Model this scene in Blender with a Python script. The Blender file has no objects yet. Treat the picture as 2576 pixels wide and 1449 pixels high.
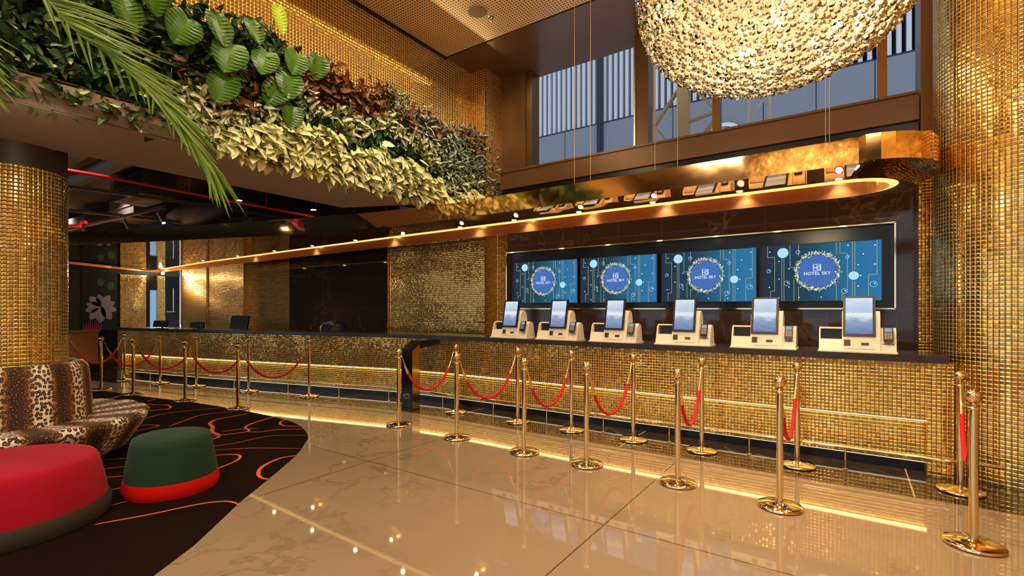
import bpy, bmesh, math, random
from mathutils import Vector, Matrix
random.seed(11)
PI = math.pi
sc = bpy.context.scene
col = sc.collection

# ---------------------------------------------------------------- camera
cam_d = bpy.data.cameras.new('camera')
cam = bpy.data.objects.new('camera', cam_d)
col.objects.link(cam)
cam_d.sensor_width = 36.0
cam_d.lens = 36.0 * 1234.0 / 2576.0
cam_d.shift_y = (777.0 - 724.5) / 2576.0
cam_d.clip_start = 0.05
cam_d.clip_end = 200
cam.location = (0, 0, 1.5)
TH = math.atan((2140 - 1288) / 1234.0)
cam.rotation_euler = (PI / 2, 0, TH)
sc.camera = cam

# ---------------------------------------------------------------- world, exposure
sc.view_settings.view_transform = 'Standard'
sc.view_settings.look = 'None'
sc.view_settings.gamma = 1.0
sc.view_settings.exposure = 0.08
cy = sc.cycles
cy.max_bounces = 6
cy.diffuse_bounces = 3
cy.use_adaptive_sampling = True
cy.adaptive_threshold = 0.06
cy.adaptive_min_samples = 16
cy.glossy_bounces = 4
cy.transmission_bounces = 6
cy.transparent_max_bounces = 8
cy.sample_clamp_indirect = 6.0
cy.caustics_refractive = True
cy.blur_glossy = 0.3
world = bpy.data.worlds.new('overcast_sky')
sc.world = world
world.use_nodes = True
wn = world.node_tree.nodes
wl = world.node_tree.links
wn.clear()
wo = wn.new('ShaderNodeOutputWorld')
wb = wn.new('ShaderNodeBackground')
wb.inputs['Color'].default_value = (0.80, 0.87, 1.0, 1)
wb.inputs['Strength'].default_value = 1.1
wl.new(wb.outputs[0], wo.inputs[0])


def area(name, loc, size, power, color, rot=(0, 0, 0), size_y=None, spread=None):
    d = bpy.data.lights.new(name, 'AREA')
    d.energy = power
    d.color = color
    d.size = size
    if size_y:
        d.shape = 'RECTANGLE'
        d.size_y = size_y
    if spread:
        d.spread = spread
    o = bpy.data.objects.new(name, d)
    o.location = loc
    o.rotation_euler = rot
    col.objects.link(o)
    return o


def spot(name, loc, target, power, color, angle=60, blend=0.6, size=0.04):
    d = bpy.data.lights.new(name, 'SPOT')
    d.energy = power
    d.color = color
    d.spot_size = math.radians(angle)
    d.spot_blend = blend
    d.shadow_soft_size = size
    o = bpy.data.objects.new(name, d)
    o.location = loc
    o.rotation_euler = (Vector(target) - Vector(loc)).to_track_quat('-Z', 'Y').to_euler()
    col.objects.link(o)
    return o


WARM = (1.0, 0.74, 0.44)
WARM2 = (1.0, 0.80, 0.55)
for lx, ly, lp_ in ((-4.2, 0.2, 60), (-2.4, -1.2, 80), (-0.6, 0.6, 60), (1.4, -1.0, 60), (1.6, 2.2, 50), (-4.2, -3.0, 70), (-1.0, -3.4, 60), (1.6, -3.6, 50), (-3.6, 3.4, 55), (0.9, 4.4, 35), (-1.6, 5.2, 30)):
    spot('ceiling_downlight', (lx, ly, 5.57), (lx, ly, 0), lp_ * 2.2, WARM2, 125, 0.9, 0.06)
for lx, ly, lp_ in ((-8.2, 1.8, 60), (-11.0, 0.8, 60), (-14.0, 1.0, 60), (-8.6, -1.8, 60), (-12.5, 3.6, 60), (-16.5, 3.8, 60)):
    spot('lobby_downlight', (lx, ly, 3.98), (lx, ly, 0), lp_ * 2.6, WARM2, 140, 0.9, 0.06)
area('added_fill_panel', (-2.4, -3.0, 5.5), 2.4, 150, WARM2, size_y=1.6)  # unseen fill panels added behind the camera, also to brighten the mosaic reflections
area('added_fill_panel', (1.2, -2.2, 5.5), 2.0, 110, WARM2, size_y=1.6)
area('added_wall_wash', (-4.75, 2.6, 5.52), 0.12, 100, (1.0, 0.78, 0.42), rot=(0, math.radians(-28), 0), size_y=7.5)  # lamp added along the ceiling to brighten the upper gold wall
CH = Vector((-0.41, 3.375, 3.4))
area('chandelier_light', CH + Vector((0, 0, -0.60)), 0.5, 70, WARM)
area('added_uplight', CH + Vector((0, 0, 0.5)), 1.2, 110, WARM, rot=(PI, 0, 0))  # lamp added above the dome to lift the brown ceiling
# planting and mosaic wall spots under the ceiling
for yy, pw in ((1.8, 60), (3.4, 110), (5.0, 130), (6.3, 90)):
    spot('plant_spotlight', (-3.2, yy - 0.6, 5.45), (-5.2, yy, 3.7), pw, (1.0, 0.84, 0.6), 62, 0.8)
spot('column_spotlight', (-4.6, 1.0, 2.95), (-6.5, 1.15, 1.9), 40, (1.0, 0.84, 0.5), 100, 0.9)


# ---------------------------------------------------------------- materials
def mat(name):
    m = bpy.data.materials.new(name)
    m.use_nodes = True
    return m, m.node_tree.nodes, m.node_tree.links, m.node_tree.nodes['Principled BSDF']


def plain(name, color, rough=0.5, metal=0.0, spec=0.5, coat=0.0, sheen=0.0, trans=0.0, ior=1.45, noise=0.0, nscale=20, sub=0.0):
    m, n, l, b = mat(name)
    b.inputs['Base Color'].default_value = (*color, 1)
    b.inputs['Roughness'].default_value = rough
    b.inputs['Metallic'].default_value = metal
    b.inputs['Specular IOR Level'].default_value = spec
    b.inputs['Coat Weight'].default_value = coat
    b.inputs['Sheen Weight'].default_value = sheen
    b.inputs['Transmission Weight'].default_value = trans
    b.inputs['IOR'].default_value = ior
    if noise:
        t = n.new('ShaderNodeTexNoise')
        t.inputs['Scale'].default_value = nscale
        t.inputs['Detail'].default_value = 4
        g = n.new('ShaderNodeTexCoord')
        l.new(g.outputs['Object'], t.inputs['Vector'])
        mx = n.new('ShaderNodeMix')
        mx.data_type = 'RGBA'
        mx.inputs['A'].default_value = (*[c * (1 - noise) for c in color], 1)
        mx.inputs['B'].default_value = (*[min(1, c * (1 + noise)) for c in color], 1)
        l.new(t.outputs['Fac'], mx.inputs['Factor'])
        l.new(mx.outputs['Result'], b.inputs['Base Color'])
    return m


def emit(name, color, strength):
    m, n, l, b = mat(name)
    n.remove(b)
    e = n.new('ShaderNodeEmission')
    e.inputs['Color'].default_value = (*color, 1)
    e.inputs['Strength'].default_value = strength
    l.new(e.outputs[0], n['Material Output'].inputs['Surface'])
    return m


def math_node(n, l, op, a, b=None, c=None):
    x = n.new('ShaderNodeMath')
    x.operation = op
    for i, v in enumerate((a, b, c)):
        if v is None:
            continue
        if isinstance(v, (int, float)):
            x.inputs[i].default_value = v
        else:
            l.new(v, x.inputs[i])
    return x.outputs[0]


def mosaic(name, pitch=0.033, base=(0.86, 0.56, 0.17), var=0.45, rough=0.12, tilt=0.032, bevel=0.55, wave=0.045, px=None, grout=(0.85, 0.54, 0.16), gw=0.445, flat=0.24):
    """mirror-glass mosaic: every tile is bevelled and sits at its own slight tilt"""
    m, n, l, b = mat(name)
    uv = n.new('ShaderNodeUVMap')
    sp = n.new('ShaderNodeSeparateXYZ')
    l.new(uv.outputs[0], sp.inputs[0])
    M = lambda op, a, bb=None, c=None: math_node(n, l, op, a, bb, c)
    u = M('DIVIDE', sp.outputs[0], px or pitch)
    v = M('DIVIDE', sp.outputs[1], pitch)
    fu = M('SUBTRACT', M('FRACT', u), 0.5)
    fv = M('SUBTRACT', M('FRACT', v), 0.5)
    cb = n.new('ShaderNodeCombineXYZ')
    l.new(M('FLOOR', u), cb.inputs[0])
    l.new(M('FLOOR', v), cb.inputs[1])
    wnz = n.new('ShaderNodeTexWhiteNoise')
    wnz.noise_dimensions = '2D'
    l.new(cb.outputs[0], wnz.inputs['Vector'])
    rs = n.new('ShaderNodeSeparateXYZ')
    l.new(wnz.outputs['Color'], rs.inputs[0])
    # slow waviness of the sheet behind the tiles
    ns = n.new('ShaderNodeTexNoise')
    ns.inputs['Scale'].default_value = 1.7
    ns.inputs['Detail'].default_value = 2
    l.new(uv.outputs[0], ns.inputs['Vector'])
    nsp = n.new('ShaderNodeSeparateXYZ')
    l.new(ns.outputs['Color'], nsp.inputs[0])

    def comp(f, rnd, slow):
        au = M('ABSOLUTE', f)
        e = M('MULTIPLY', M('SUBTRACT', au, flat), 1 / 0.22)
        cl = n.new('ShaderNodeClamp')
        l.new(e, cl.inputs[0])
        bev = M('MULTIPLY', M('MULTIPLY', cl.outputs[0], M('SIGN', f)), bevel)
        tl = M('MULTIPLY', M('SUBTRACT', rnd, 0.5), tilt * 2)
        wv = M('MULTIPLY', M('SUBTRACT', slow, 0.5), wave * 4)
        s = M('ADD', M('ADD', bev, tl), wv)
        return M('MULTIPLY_ADD', s, 0.5, 0.5)
    nc = n.new('ShaderNodeCombineXYZ')
    l.new(comp(fu, rs.outputs[0], nsp.outputs[0]), nc.inputs[0])
    l.new(comp(fv, rs.outputs[1], nsp.outputs[1]), nc.inputs[1])
    nc.inputs[2].default_value = 1.0
    nm = n.new('ShaderNodeNormalMap')
    l.new(nc.outputs[0], nm.inputs['Color'])
    l.new(nm.outputs[0], b.inputs['Normal'])
    # grout
    mg = M('MAXIMUM', M('ABSOLUTE', fu), M('ABSOLUTE', fv))
    gr = M('GREATER_THAN', mg, gw)
    hv = M('MULTIPLY_ADD', rs.outputs[2], var, 1 - var)
    c1 = n.new('ShaderNodeMix')
    c1.data_type = 'RGBA'
    c1.inputs['A'].default_value = (0.02, 0.012, 0.004, 1)
    c1.inputs['B'].default_value = (*base, 1)
    l.new(hv, c1.inputs['Factor'])
    c2 = n.new('ShaderNodeMix')
    c2.data_type = 'RGBA'
    l.new(gr, c2.inputs['Factor'])
    l.new(c1.outputs['Result'], c2.inputs['A'])
    c2.inputs['B'].default_value = (*grout, 1)
    l.new(c2.outputs['Result'], b.inputs['Base Color'])
    l.new(M('MULTIPLY_ADD', gr, 0.3, rough), b.inputs['Roughness'])
    b.inputs['Metallic'].default_value = 0.97
    return m


def marble(name, base, vein, rough, vscale, seam_x=None, seam_y=None, seam_col=(0.1, 0.06, 0.03), seam_w=0.004, amount=1.0, coords='XY', spec=0.5, coat=0.0, thick=0.035, base2=None):
    m, n, l, b = mat(name)
    M = lambda op, a, bb=None, c=None: math_node(n, l, op, a, bb, c)
    g = n.new('ShaderNodeNewGeometry')
    sp = n.new('ShaderNodeSeparateXYZ')
    l.new(g.outputs['Position'], sp.inputs[0])
    wa = n.new('ShaderNodeTexNoise')
    wa.inputs['Scale'].default_value = vscale * 1.1
    wa.inputs['Detail'].default_value = 5
    l.new(g.outputs['Position'], wa.inputs['Vector'])
    va = n.new('ShaderNodeVectorMath')
    va.operation = 'MULTIPLY_ADD'
    l.new(wa.outputs['Color'], va.inputs[0])
    va.inputs[1].default_value = (0.9, 0.9, 0.9)
    l.new(g.outputs['Position'], va.inputs[2])
    t = n.new('ShaderNodeTexNoise')
    t.inputs['Scale'].default_value = vscale
    t.inputs['Detail'].default_value = 6
    t.inputs['Roughness'].default_value = 0.55
    l.new(va.outputs[0], t.inputs['Vector'])
    ridge = M('ABSOLUTE', M('SUBTRACT', t.outputs['Fac'], 0.5))
    r = n.new('ShaderNodeMapRange')
    r.inputs['From Min'].default_value = 0.0
    r.inputs['From Max'].default_value = thick
    r.inputs['To Min'].default_value = 1.0
    r.inputs['To Max'].default_value = 0.0
    l.new(ridge, r.inputs['Value'])
    # veins only in patches
    t2 = n.new('ShaderNodeTexNoise')
    t2.inputs['Scale'].default_value = vscale * 0.55
    t2.inputs['Detail'].default_value = 2
    l.new(g.outputs['Position'], t2.inputs['Vector'])
    r2 = n.new('ShaderNodeMapRange')
    r2.inputs['From Min'].default_value = 0.42
    r2.inputs['From Max'].default_value = 0.62
    l.new(t2.outputs['Fac'], r2.inputs['Value'])
    f = M('MULTIPLY', M('MULTIPLY', r.outputs[0], r2.outputs[0]), amount)
    mx = n.new('ShaderNodeMix')
    mx.data_type = 'RGBA'
    if base2:
        bm_ = n.new('ShaderNodeMix')
        bm_.data_type = 'RGBA'
        bm_.inputs['A'].default_value = (*base, 1)
        bm_.inputs['B'].default_value = (*base2, 1)
        l.new(t2.outputs['Fac'], bm_.inputs['Factor'])
        l.new(bm_.outputs['Result'], mx.inputs['A'])
    else:
        mx.inputs['A'].default_value = (*base, 1)
    mx.inputs['B'].default_value = (*vein, 1)
    l.new(f, mx.inputs['Factor'])
    outc = mx.outputs['Result']
    seams = []
    ax = {'XY': (0, 1), 'XZ': (0, 2)}[coords]
    for spec_, a in ((seam_x, ax[0]), (seam_y, ax[1])):
        if spec_:
            off, per = spec_
            q = M('SUBTRACT', sp.outputs[a], off)
            k = M('ABSOLUTE', M('WRAP', q, per / 2, -per / 2))
            seams.append(M('LESS_THAN', k, seam_w))
    for s in seams:
        m2 = n.new('ShaderNodeMix')
        m2.data_type = 'RGBA'
        l.new(s, m2.inputs['Factor'])
        l.new(outc, m2.inputs['A'])
        m2.inputs['B'].default_value = (*seam_col, 1)
        outc = m2.outputs['Result']
    l.new(outc, b.inputs['Base Color'])
    b.inputs['Roughness'].default_value = rough
    b.inputs['Specular IOR Level'].default_value = spec
    b.inputs['Coat Weight'].default_value = coat
    b.inputs['Coat Roughness'].default_value = 0.02
    return m


def brushed(name, color, rough, bump=0.0, scale=2.0, var=0.0):
    m, n, l, b = mat(name)
    b.inputs['Base Color'].default_value = (*color, 1)
    b.inputs['Metallic'].default_value = 1.0
    b.inputs['Roughness'].default_value = rough
    if bump:
        g = n.new('ShaderNodeTexCoord')
        t = n.new('ShaderNodeTexNoise')
        t.inputs['Scale'].default_value = scale
        t.inputs['Detail'].default_value = 1.5
        l.new(g.outputs['Object'], t.inputs['Vector'])
        bp = n.new('ShaderNodeBump')
        bp.inputs['Strength'].default_value = 0.8
        bp.inputs['Distance'].default_value = bump
        l.new(t.outputs['Fac'], bp.inputs['Height'])
        l.new(bp.outputs[0], b.inputs['Normal'])
    return m


def leopard(name, N=10, cx=0.0, cy_=0.0, soft=True):
    """rosette print whose ground runs from cream to dark rust once per upholstery channel"""
    m, n, l, b = mat(name)
    M = lambda op, a, bb=None, c=None: math_node(n, l, op, a, bb, c)
    uv = n.new('ShaderNodeUVMap')
    v = n.new('ShaderNodeTexVoronoi')
    v.voronoi_dimensions = '2D'
    v.inputs['Scale'].default_value = 27
    v.inputs['Randomness'].default_value = 0.7
    l.new(uv.outputs[0], v.inputs['Vector'])
    t = n.new('ShaderNodeTexNoise')
    t.inputs['Scale'].default_value = 55
    l.new(uv.outputs[0], t.inputs['Vector'])
    d = M('ADD', v.outputs['Distance'], M('MULTIPLY', M('SUBTRACT', t.outputs['Fac'], 0.5), 0.30))
    ring = M('MULTIPLY', M('GREATER_THAN', d, 0.17), M('LESS_THAN', d, 0.41))
    inner = M('LESS_THAN', d, 0.17)
    sp = n.new('ShaderNodeSeparateXYZ')
    l.new(uv.outputs[0], sp.inputs[0])
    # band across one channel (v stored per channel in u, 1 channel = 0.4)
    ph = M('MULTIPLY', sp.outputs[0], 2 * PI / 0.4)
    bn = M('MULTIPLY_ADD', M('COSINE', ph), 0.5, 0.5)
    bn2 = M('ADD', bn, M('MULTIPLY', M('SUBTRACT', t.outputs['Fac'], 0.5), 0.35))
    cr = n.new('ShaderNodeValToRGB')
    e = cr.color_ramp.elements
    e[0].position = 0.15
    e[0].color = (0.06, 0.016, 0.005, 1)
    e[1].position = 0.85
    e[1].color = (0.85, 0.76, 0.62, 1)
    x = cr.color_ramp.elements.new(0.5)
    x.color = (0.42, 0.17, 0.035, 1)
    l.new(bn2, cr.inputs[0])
    m1 = n.new('ShaderNodeMix')
    m1.data_type = 'RGBA'
    l.new(inner, m1.inputs['Factor'])
    l.new(cr.outputs[0], m1.inputs['A'])
    m1.inputs['B'].default_value = (0.30, 0.13, 0.035, 1)
    m2 = n.new('ShaderNodeMix')
    m2.data_type = 'RGBA'
    l.new(ring, m2.inputs['Factor'])
    l.new(m1.outputs['Result'], m2.inputs['A'])
    m2.inputs['B'].default_value = (0.018, 0.008, 0.004, 1)
    l.new(m2.outputs['Result'], b.inputs['Base Color'])
    b.inputs['Roughness'].default_value = 0.75
    b.inputs['Sheen Weight'].default_value = 0.08
    b.inputs['Sheen Tint'].default_value = (1.0, 0.7, 0.4, 1)
    return m


def leafmat(name, ca, cb, edge=0.32, rough=0.35, mott=0.4):
    """ca in the middle of the blade, cb at its margin, mottled"""
    m, n, l, b = mat(name)
    M = lambda op, a, bb=None, c=None: math_node(n, l, op, a, bb, c)
    uv = n.new('ShaderNodeUVMap')
    sp = n.new('ShaderNodeSeparateXYZ')
    l.new(uv.outputs[0], sp.inputs[0])
    a = M('ABSOLUTE', M('SUBTRACT', sp.outputs[0], 0.5))
    g = n.new('ShaderNodeNewGeometry')
    t = n.new('ShaderNodeTexNoise')
    t.inputs['Scale'].default_value = 45
    l.new(g.outputs['Position'], t.inputs['Vector'])
    s = M('ADD', a, M('MULTIPLY', M('SUBTRACT', t.outputs['Fac'], 0.5), mott * 2))
    r = n.new('ShaderNodeMapRange')
    r.inputs['From Min'].default_value = edge - 0.08
    r.inputs['From Max'].default_value = edge + 0.08
    l.new(s, r.inputs['Value'])
    mx = n.new('ShaderNodeMix')
    mx.data_type = 'RGBA'
    mx.inputs['A'].default_value = (*ca, 1)
    mx.inputs['B'].default_value = (*cb, 1)
    l.new(r.outputs[0], mx.inputs['Factor'])
    l.new(mx.outputs['Result'], b.inputs['Base Color'])
    b.inputs['Roughness'].default_value = rough
    b.inputs['Specular IOR Level'].default_value = 0.28
    return m


def perforated(name, c0, c1, pitch, rad):
    m, n, l, b = mat(name)
    M = lambda op, a, bb=None, c=None: math_node(n, l, op, a, bb, c)
    g = n.new('ShaderNodeNewGeometry')
    sp = n.new('ShaderNodeSeparateXYZ')
    l.new(g.outputs['Position'], sp.inputs[0])
    fx = M('SUBTRACT', M('FRACT', M('DIVIDE', sp.outputs[0], pitch)), 0.5)
    fy = M('SUBTRACT', M('FRACT', M('DIVIDE', sp.outputs[1], pitch)), 0.5)
    d = M('SQRT', M('ADD', M('MULTIPLY', fx, fx), M('MULTIPLY', fy, fy)))
    mx = n.new('ShaderNodeMix')
    mx.data_type = 'RGBA'
    l.new(M('LESS_THAN', d, rad), mx.inputs['Factor'])
    mx.inputs['A'].default_value = (*c0, 1)
    mx.inputs['B'].default_value = (*c1, 1)
    l.new(mx.outputs['Result'], b.inputs['Base Color'])
    b.inputs['Roughness'].default_value = 0.45
    b.inputs['Metallic'].default_value = 0.1
    return m


GOLD = mosaic('gold_mirror_mosaic')
GOLD_DARK = mosaic('dark_gold_mirror_mosaic', base=(0.75, 0.47, 0.14), var=0.6)
GOLD_UP = mosaic('upper_gold_mosaic', pitch=0.042, px=0.042, base=(0.58, 0.31, 0.06), wave=0.012, bevel=0.75, tilt=0.015, rough=0.14, grout=(1.0, 0.74, 0.32), gw=0.39, var=0.15)
GOLD_COL = mosaic('column_gold_mosaic', pitch=0.036, px=0.038, wave=0.018, bevel=0.62, tilt=0.02, base=(0.93, 0.66, 0.24), var=0.4)
BLACKM = marble('dark_marble_wall', (0.045, 0.026, 0.016), (0.26, 0.17, 0.11), 0.06, 1.5, seam_x=(-0.24, 0.672), seam_y=(2.83, 0.67), seam_col=(0.11, 0.08, 0.05), seam_w=0.003, amount=0.45, coords='XZ', thick=0.02, base2=(0.075, 0.042, 0.026))
FLOORM = marble('cream_marble_floor', (0.315, 0.225, 0.145), (0.13, 0.082, 0.050), 0.035, 1.0, seam_x=(-1.41, 2.49), seam_y=(3.17, 2.49), seam_w=0.005, amount=0.6, thick=0.016, spec=0.75, base2=(0.27, 0.19, 0.125))
FLOORD = marble('dark_marble_floor', (0.035, 0.022, 0.013), (0.30, 0.22, 0.13), 0.03, 1.3, seam_x=(0.42, 2.49), seam_w=0.006, seam_col=(0.55, 0.42, 0.28), amount=0.5, thick=0.02, spec=0.9)
STONE = plain('dark_stone_top', (0.035, 0.024, 0.018), 0.18, noise=0.5, nscale=30)
COPPER = brushed('polished_copper', (0.96, 0.57, 0.27), 0.02, 0.004, 1.6)
COPPERF = brushed('polished_copper_fascia', (0.97, 0.61, 0.27), 0.07, 0.003, 3.0)
COPPERI = plain('copper_inner_face', (0.92, 0.46, 0.18), 0.22, metal=0.8)
BRONZE = brushed('dark_bronze', (0.20, 0.11, 0.05), 0.35)
BRONZE2 = plain('brown_bronze_panel', (0.155, 0.082, 0.040), 0.28, metal=0.3)
BRASS = brushed('polished_brass', (0.92, 0.73, 0.39), 0.08)
BLACK = plain('black_lacquer', (0.006, 0.005, 0.005), 0.2)
BLACKP = plain('black_plastic', (0.012, 0.012, 0.014), 0.35)
DARKV = plain('dark_void_paint', (0.018, 0.018, 0.022), 0.8)
DUCT = plain('charcoal_duct', (0.07, 0.07, 0.085), 0.6, noise=0.3, nscale=3)
DUCTW = plain('pale_pipe_wrap', (0.42, 0.36, 0.30), 0.6, noise=0.25, nscale=6)
REDP = plain('red_pipe_paint', (0.72, 0.02, 0.02), 0.35)
SOFFIT = plain('taupe_soffit_paint', (0.40, 0.31, 0.24), 0.6)
FASCIA = plain('brown_planter_fascia', (0.10, 0.066, 0.046), 0.45)
PERF = perforated('perforated_ceiling', (0.80, 0.56, 0.27), (0.07, 0.035, 0.015), 0.045, 0.28)
BEIGE = plain('beige_kiosk_shell', (0.86, 0.77, 0.61), 0.38)
BEIGE2 = plain('shaded_kiosk_slot', (0.05, 0.035, 0.022), 0.5)
ROPE = plain('red_velvet_rope', (0.62, 0.004, 0.008), 0.8, sheen=0.03)
REDV = plain('crimson_velvet', (0.34, 0.006, 0.024), 0.9, spec=0.1, sheen=0.06, noise=0.12, nscale=6)
REDV2 = plain('scarlet_velvet', (0.55, 0.008, 0.005), 0.9, spec=0.1)
GREYV = plain('grey_felt', (0.042, 0.034, 0.026), 0.95, spec=0.1, noise=0.2, nscale=60)
GREENV = plain('bottle_green_velvet', (0.016, 0.042, 0.024), 0.9, spec=0.1, sheen=0.06, noise=0.25, nscale=5)
CARPET = plain('black_carpet', (0.010, 0.004, 0.003), 0.97, spec=0.05, noise=0.3, nscale=200)
RIBBON = plain('coral_carpet_pile', (0.62, 0.12, 0.065), 0.95, spec=0.05)
LEO = leopard('leopard_velvet')
LEDW = emit('warm_led_strip', (1.0, 0.72, 0.30), 6.5)
LEDC = emit('canopy_led_strip', (1.0, 0.60, 0.17), 1.5)
LEDK = emit('plinth_led_strip', (1.0, 0.82, 0.58), 1.3)
LAMP = emit('downlight_lens', (1.0, 0.82, 0.55), 60)
LAMPB = emit('bright_lamp_lens', (1.0, 0.86, 0.6), 260)
WHITE = plain('white_enamel', (0.75, 0.74, 0.72), 0.4)
STEEL = brushed('satin_steel', (0.6, 0.6, 0.6), 0.3)
CABLE = plain('steel_cable', (0.65, 0.52, 0.38), 0.4, metal=0.6)
GLASS = plain('window_glass', (0.9, 0.95, 1.0), 0.0, trans=1.0, ior=1.02)
CONC = plain('speckled_concrete', (0.23, 0.25, 0.29), 0.85, noise=0.35, nscale=40)
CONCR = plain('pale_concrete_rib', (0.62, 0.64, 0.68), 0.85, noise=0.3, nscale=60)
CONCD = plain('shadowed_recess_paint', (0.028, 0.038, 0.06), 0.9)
TRUSSM = plain('ochre_steel_paint', (0.45, 0.27, 0.11), 0.5)
CABINET = plain('orange_timber_veneer', (0.36, 0.14, 0.035), 0.35, noise=0.15, nscale=5)


# ---------------------------------------------------------------- mesh builder
class MB:
    def __init__(s):
        s.v = []
        s.f = []
        s.m = []
        s.uv = []

    def face(s, idx, mi=0, uv=None):
        s.f.append(tuple(idx))
        s.m.append(mi)
        s.uv.append(uv)

    def quad(s, pts, mi=0, uv=None):
        i = len(s.v)
        s.v += [tuple(p) for p in pts]
        s.face(range(i, i + len(pts)), mi, uv)

    def box(s, x0, y0, z0, x1, y1, z1, mi=0):
        x0, x1 = min(x0, x1), max(x0, x1)
        y0, y1 = min(y0, y1), max(y0, y1)
        z0, z1 = min(z0, z1), max(z0, z1)
        i = len(s.v)
        s.v += [(x0, y0, z0), (x1, y0, z0), (x1, y1, z0), (x0, y1, z0), (x0, y0, z1), (x1, y0, z1), (x1, y1, z1), (x0, y1, z1)]
        for q in ((0, 3, 2, 1), (4, 5, 6, 7), (0, 1, 5, 4), (1, 2, 6, 5), (2, 3, 7, 6), (3, 0, 4, 7)):
            s.face([i + k for k in q], mi)

    def obox(s, c, ax, ay, az, hx, hy, hz, mi=0):
        """oriented box: centre, three unit axes, half sizes"""
        c, ax, ay, az = Vector(c), Vector(ax), Vector(ay), Vector(az)
        i = len(s.v)
        for (a, b, d) in ((-1, -1, -1), (1, -1, -1), (1, 1, -1), (-1, 1, -1), (-1, -1, 1), (1, -1, 1), (1, 1, 1), (-1, 1, 1)):
            s.v.append(tuple(c + ax * a * hx + ay * b * hy + az * d * hz))
        for q in ((0, 3, 2, 1), (4, 5, 6, 7), (0, 1, 5, 4), (1, 2, 6, 5), (2, 3, 7, 6), (3, 0, 4, 7)):
            s.face([i + k for k in q], mi)

    def bar(s, a, b, w, h=None, mi=0):
        a, b = Vector(a), Vector(b)
        d = (b - a)
        L = d.length
        d.normalize()
        up = Vector((0, 0, 1)) if abs(d.z) < 0.95 else Vector((0, 1, 0))
        sx = d.cross(up).normalized()
        sy = sx.cross(d).normalized()
        s.obox((a + b) / 2, d, sx, sy, L / 2, w / 2, (h or w) / 2, mi)

    def prism(s, poly, z0, z1, mi=0, top=True, bot=True, side=True, close=True):
        """poly is counter-clockwise in XY"""
        n = len(poly)
        i = len(s.v)
        s.v += [(p[0], p[1], z0) for p in poly] + [(p[0], p[1], z1) for p in poly]
        if side:
            acc = 0
            for k in range(n if close else n - 1):
                k2 = (k + 1) % n
                L = math.hypot(poly[k2][0] - poly[k][0], poly[k2][1] - poly[k][1])
                s.face((i + k, i + k2, i + n + k2, i + n + k), mi, [(acc, z0), (acc + L, z0), (acc + L, z1), (acc, z1)])
                acc += L
        if bot:
            s.face([i + k for k in reversed(range(n))], mi)
        if top:
            s.face([i + n + k for k in range(n)], mi)

    def profile_x(s, prof, x0, x1, mi=0):
        """profile in (y, z) extruded along x, with end caps"""
        n = len(prof)
        i = len(s.v)
        s.v += [(x0, p[0], p[1]) for p in prof] + [(x1, p[0], p[1]) for p in prof]
        for k in range(n):
            k2 = (k + 1) % n
            s.face((i + k, i + k2, i + n + k2, i + n + k), mi)
        s.face([i + k for k in reversed(range(n))], mi)
        s.face([i + n + k for k in range(n)], mi)

    def lathe(s, prof, c=(0, 0, 0), seg=32, mi=0, uvr=None, capb=True, capt=True, flute=None):
        """prof [(r, z)] bottom to top"""
        i = len(s.v)
        n = len(prof)
        for (r, z) in prof:
            for k in range(seg):
                a = 2 * PI * k / seg
                rr = r if flute is None else r * (1 + flute(a, r, z))
                s.v.append((c[0] + rr * math.cos(a), c[1] + rr * math.sin(a), c[2] + z))
        acc = [0]
        for j in range(1, n):
            acc.append(acc[-1] + math.hypot(prof[j][0] - prof[j - 1][0], prof[j][1] - prof[j - 1][1]))
        R = uvr or max(p[0] for p in prof)
        for j in range(n - 1):
            for k in range(seg):
                k2 = (k + 1) % seg
                ua, ub = 2 * PI * R * k / seg, 2 * PI * R * (k + 1) / seg
                s.face((i + j * seg + k, i + j * seg + k2, i + (j + 1) * seg + k2, i + (j + 1) * seg + k), mi,
                       [(ua, acc[j]), (ub, acc[j]), (ub, acc[j + 1]), (ua, acc[j + 1])])
        if capb:
            s.face([i + k for k in reversed(range(seg))], mi)
        if capt:
            s.face([i + (n - 1) * seg + k for k in range(seg)], mi)

    def tube(s, pts, r, seg=8, mi=0, cap=True):
        pts = [Vector(p) for p in pts]
        rs = r if isinstance(r, (list, tuple)) else [r] * len(pts)
        i = len(s.v)
        n = len(pts)
        d0 = (pts[1] - pts[0]).normalized()
        up = Vector((0, 0, 1)) if abs(d0.z) < 0.9 else Vector((0, 1, 0))
        sx = d0.cross(up).normalized()
        for j, p in enumerate(pts):
            d = (pts[min(j + 1, n - 1)] - pts[max(j - 1, 0)]).normalized()
            sx = (sx - d * sx.dot(d)).normalized()
            sy = d.cross(sx)
            for k in range(seg):
                a = 2 * PI * k / seg
                s.v.append(tuple(p + sx * (rs[j] * math.cos(a)) + sy * (rs[j] * math.sin(a))))
        for j in range(n - 1):
            for k in range(seg):
                k2 = (k + 1) % seg
                s.face((i + j * seg + k, i + j * seg + k2, i + (j + 1) * seg + k2, i + (j + 1) * seg + k), mi)
        if cap:
            s.face([i + k for k in reversed(range(seg))], mi)
            s.face([i + (n - 1) * seg + k for k in range(seg)], mi)

    def sphere(s, c, r, seg=12, rings=8, mi=0, sz=1.0):
        prof = []
        for j in range(1, rings):
            a = -PI / 2 + PI * j / rings
            prof.append((r * math.cos(a), r * sz * math.sin(a)))
        s.lathe(prof, c, seg, mi)

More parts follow.
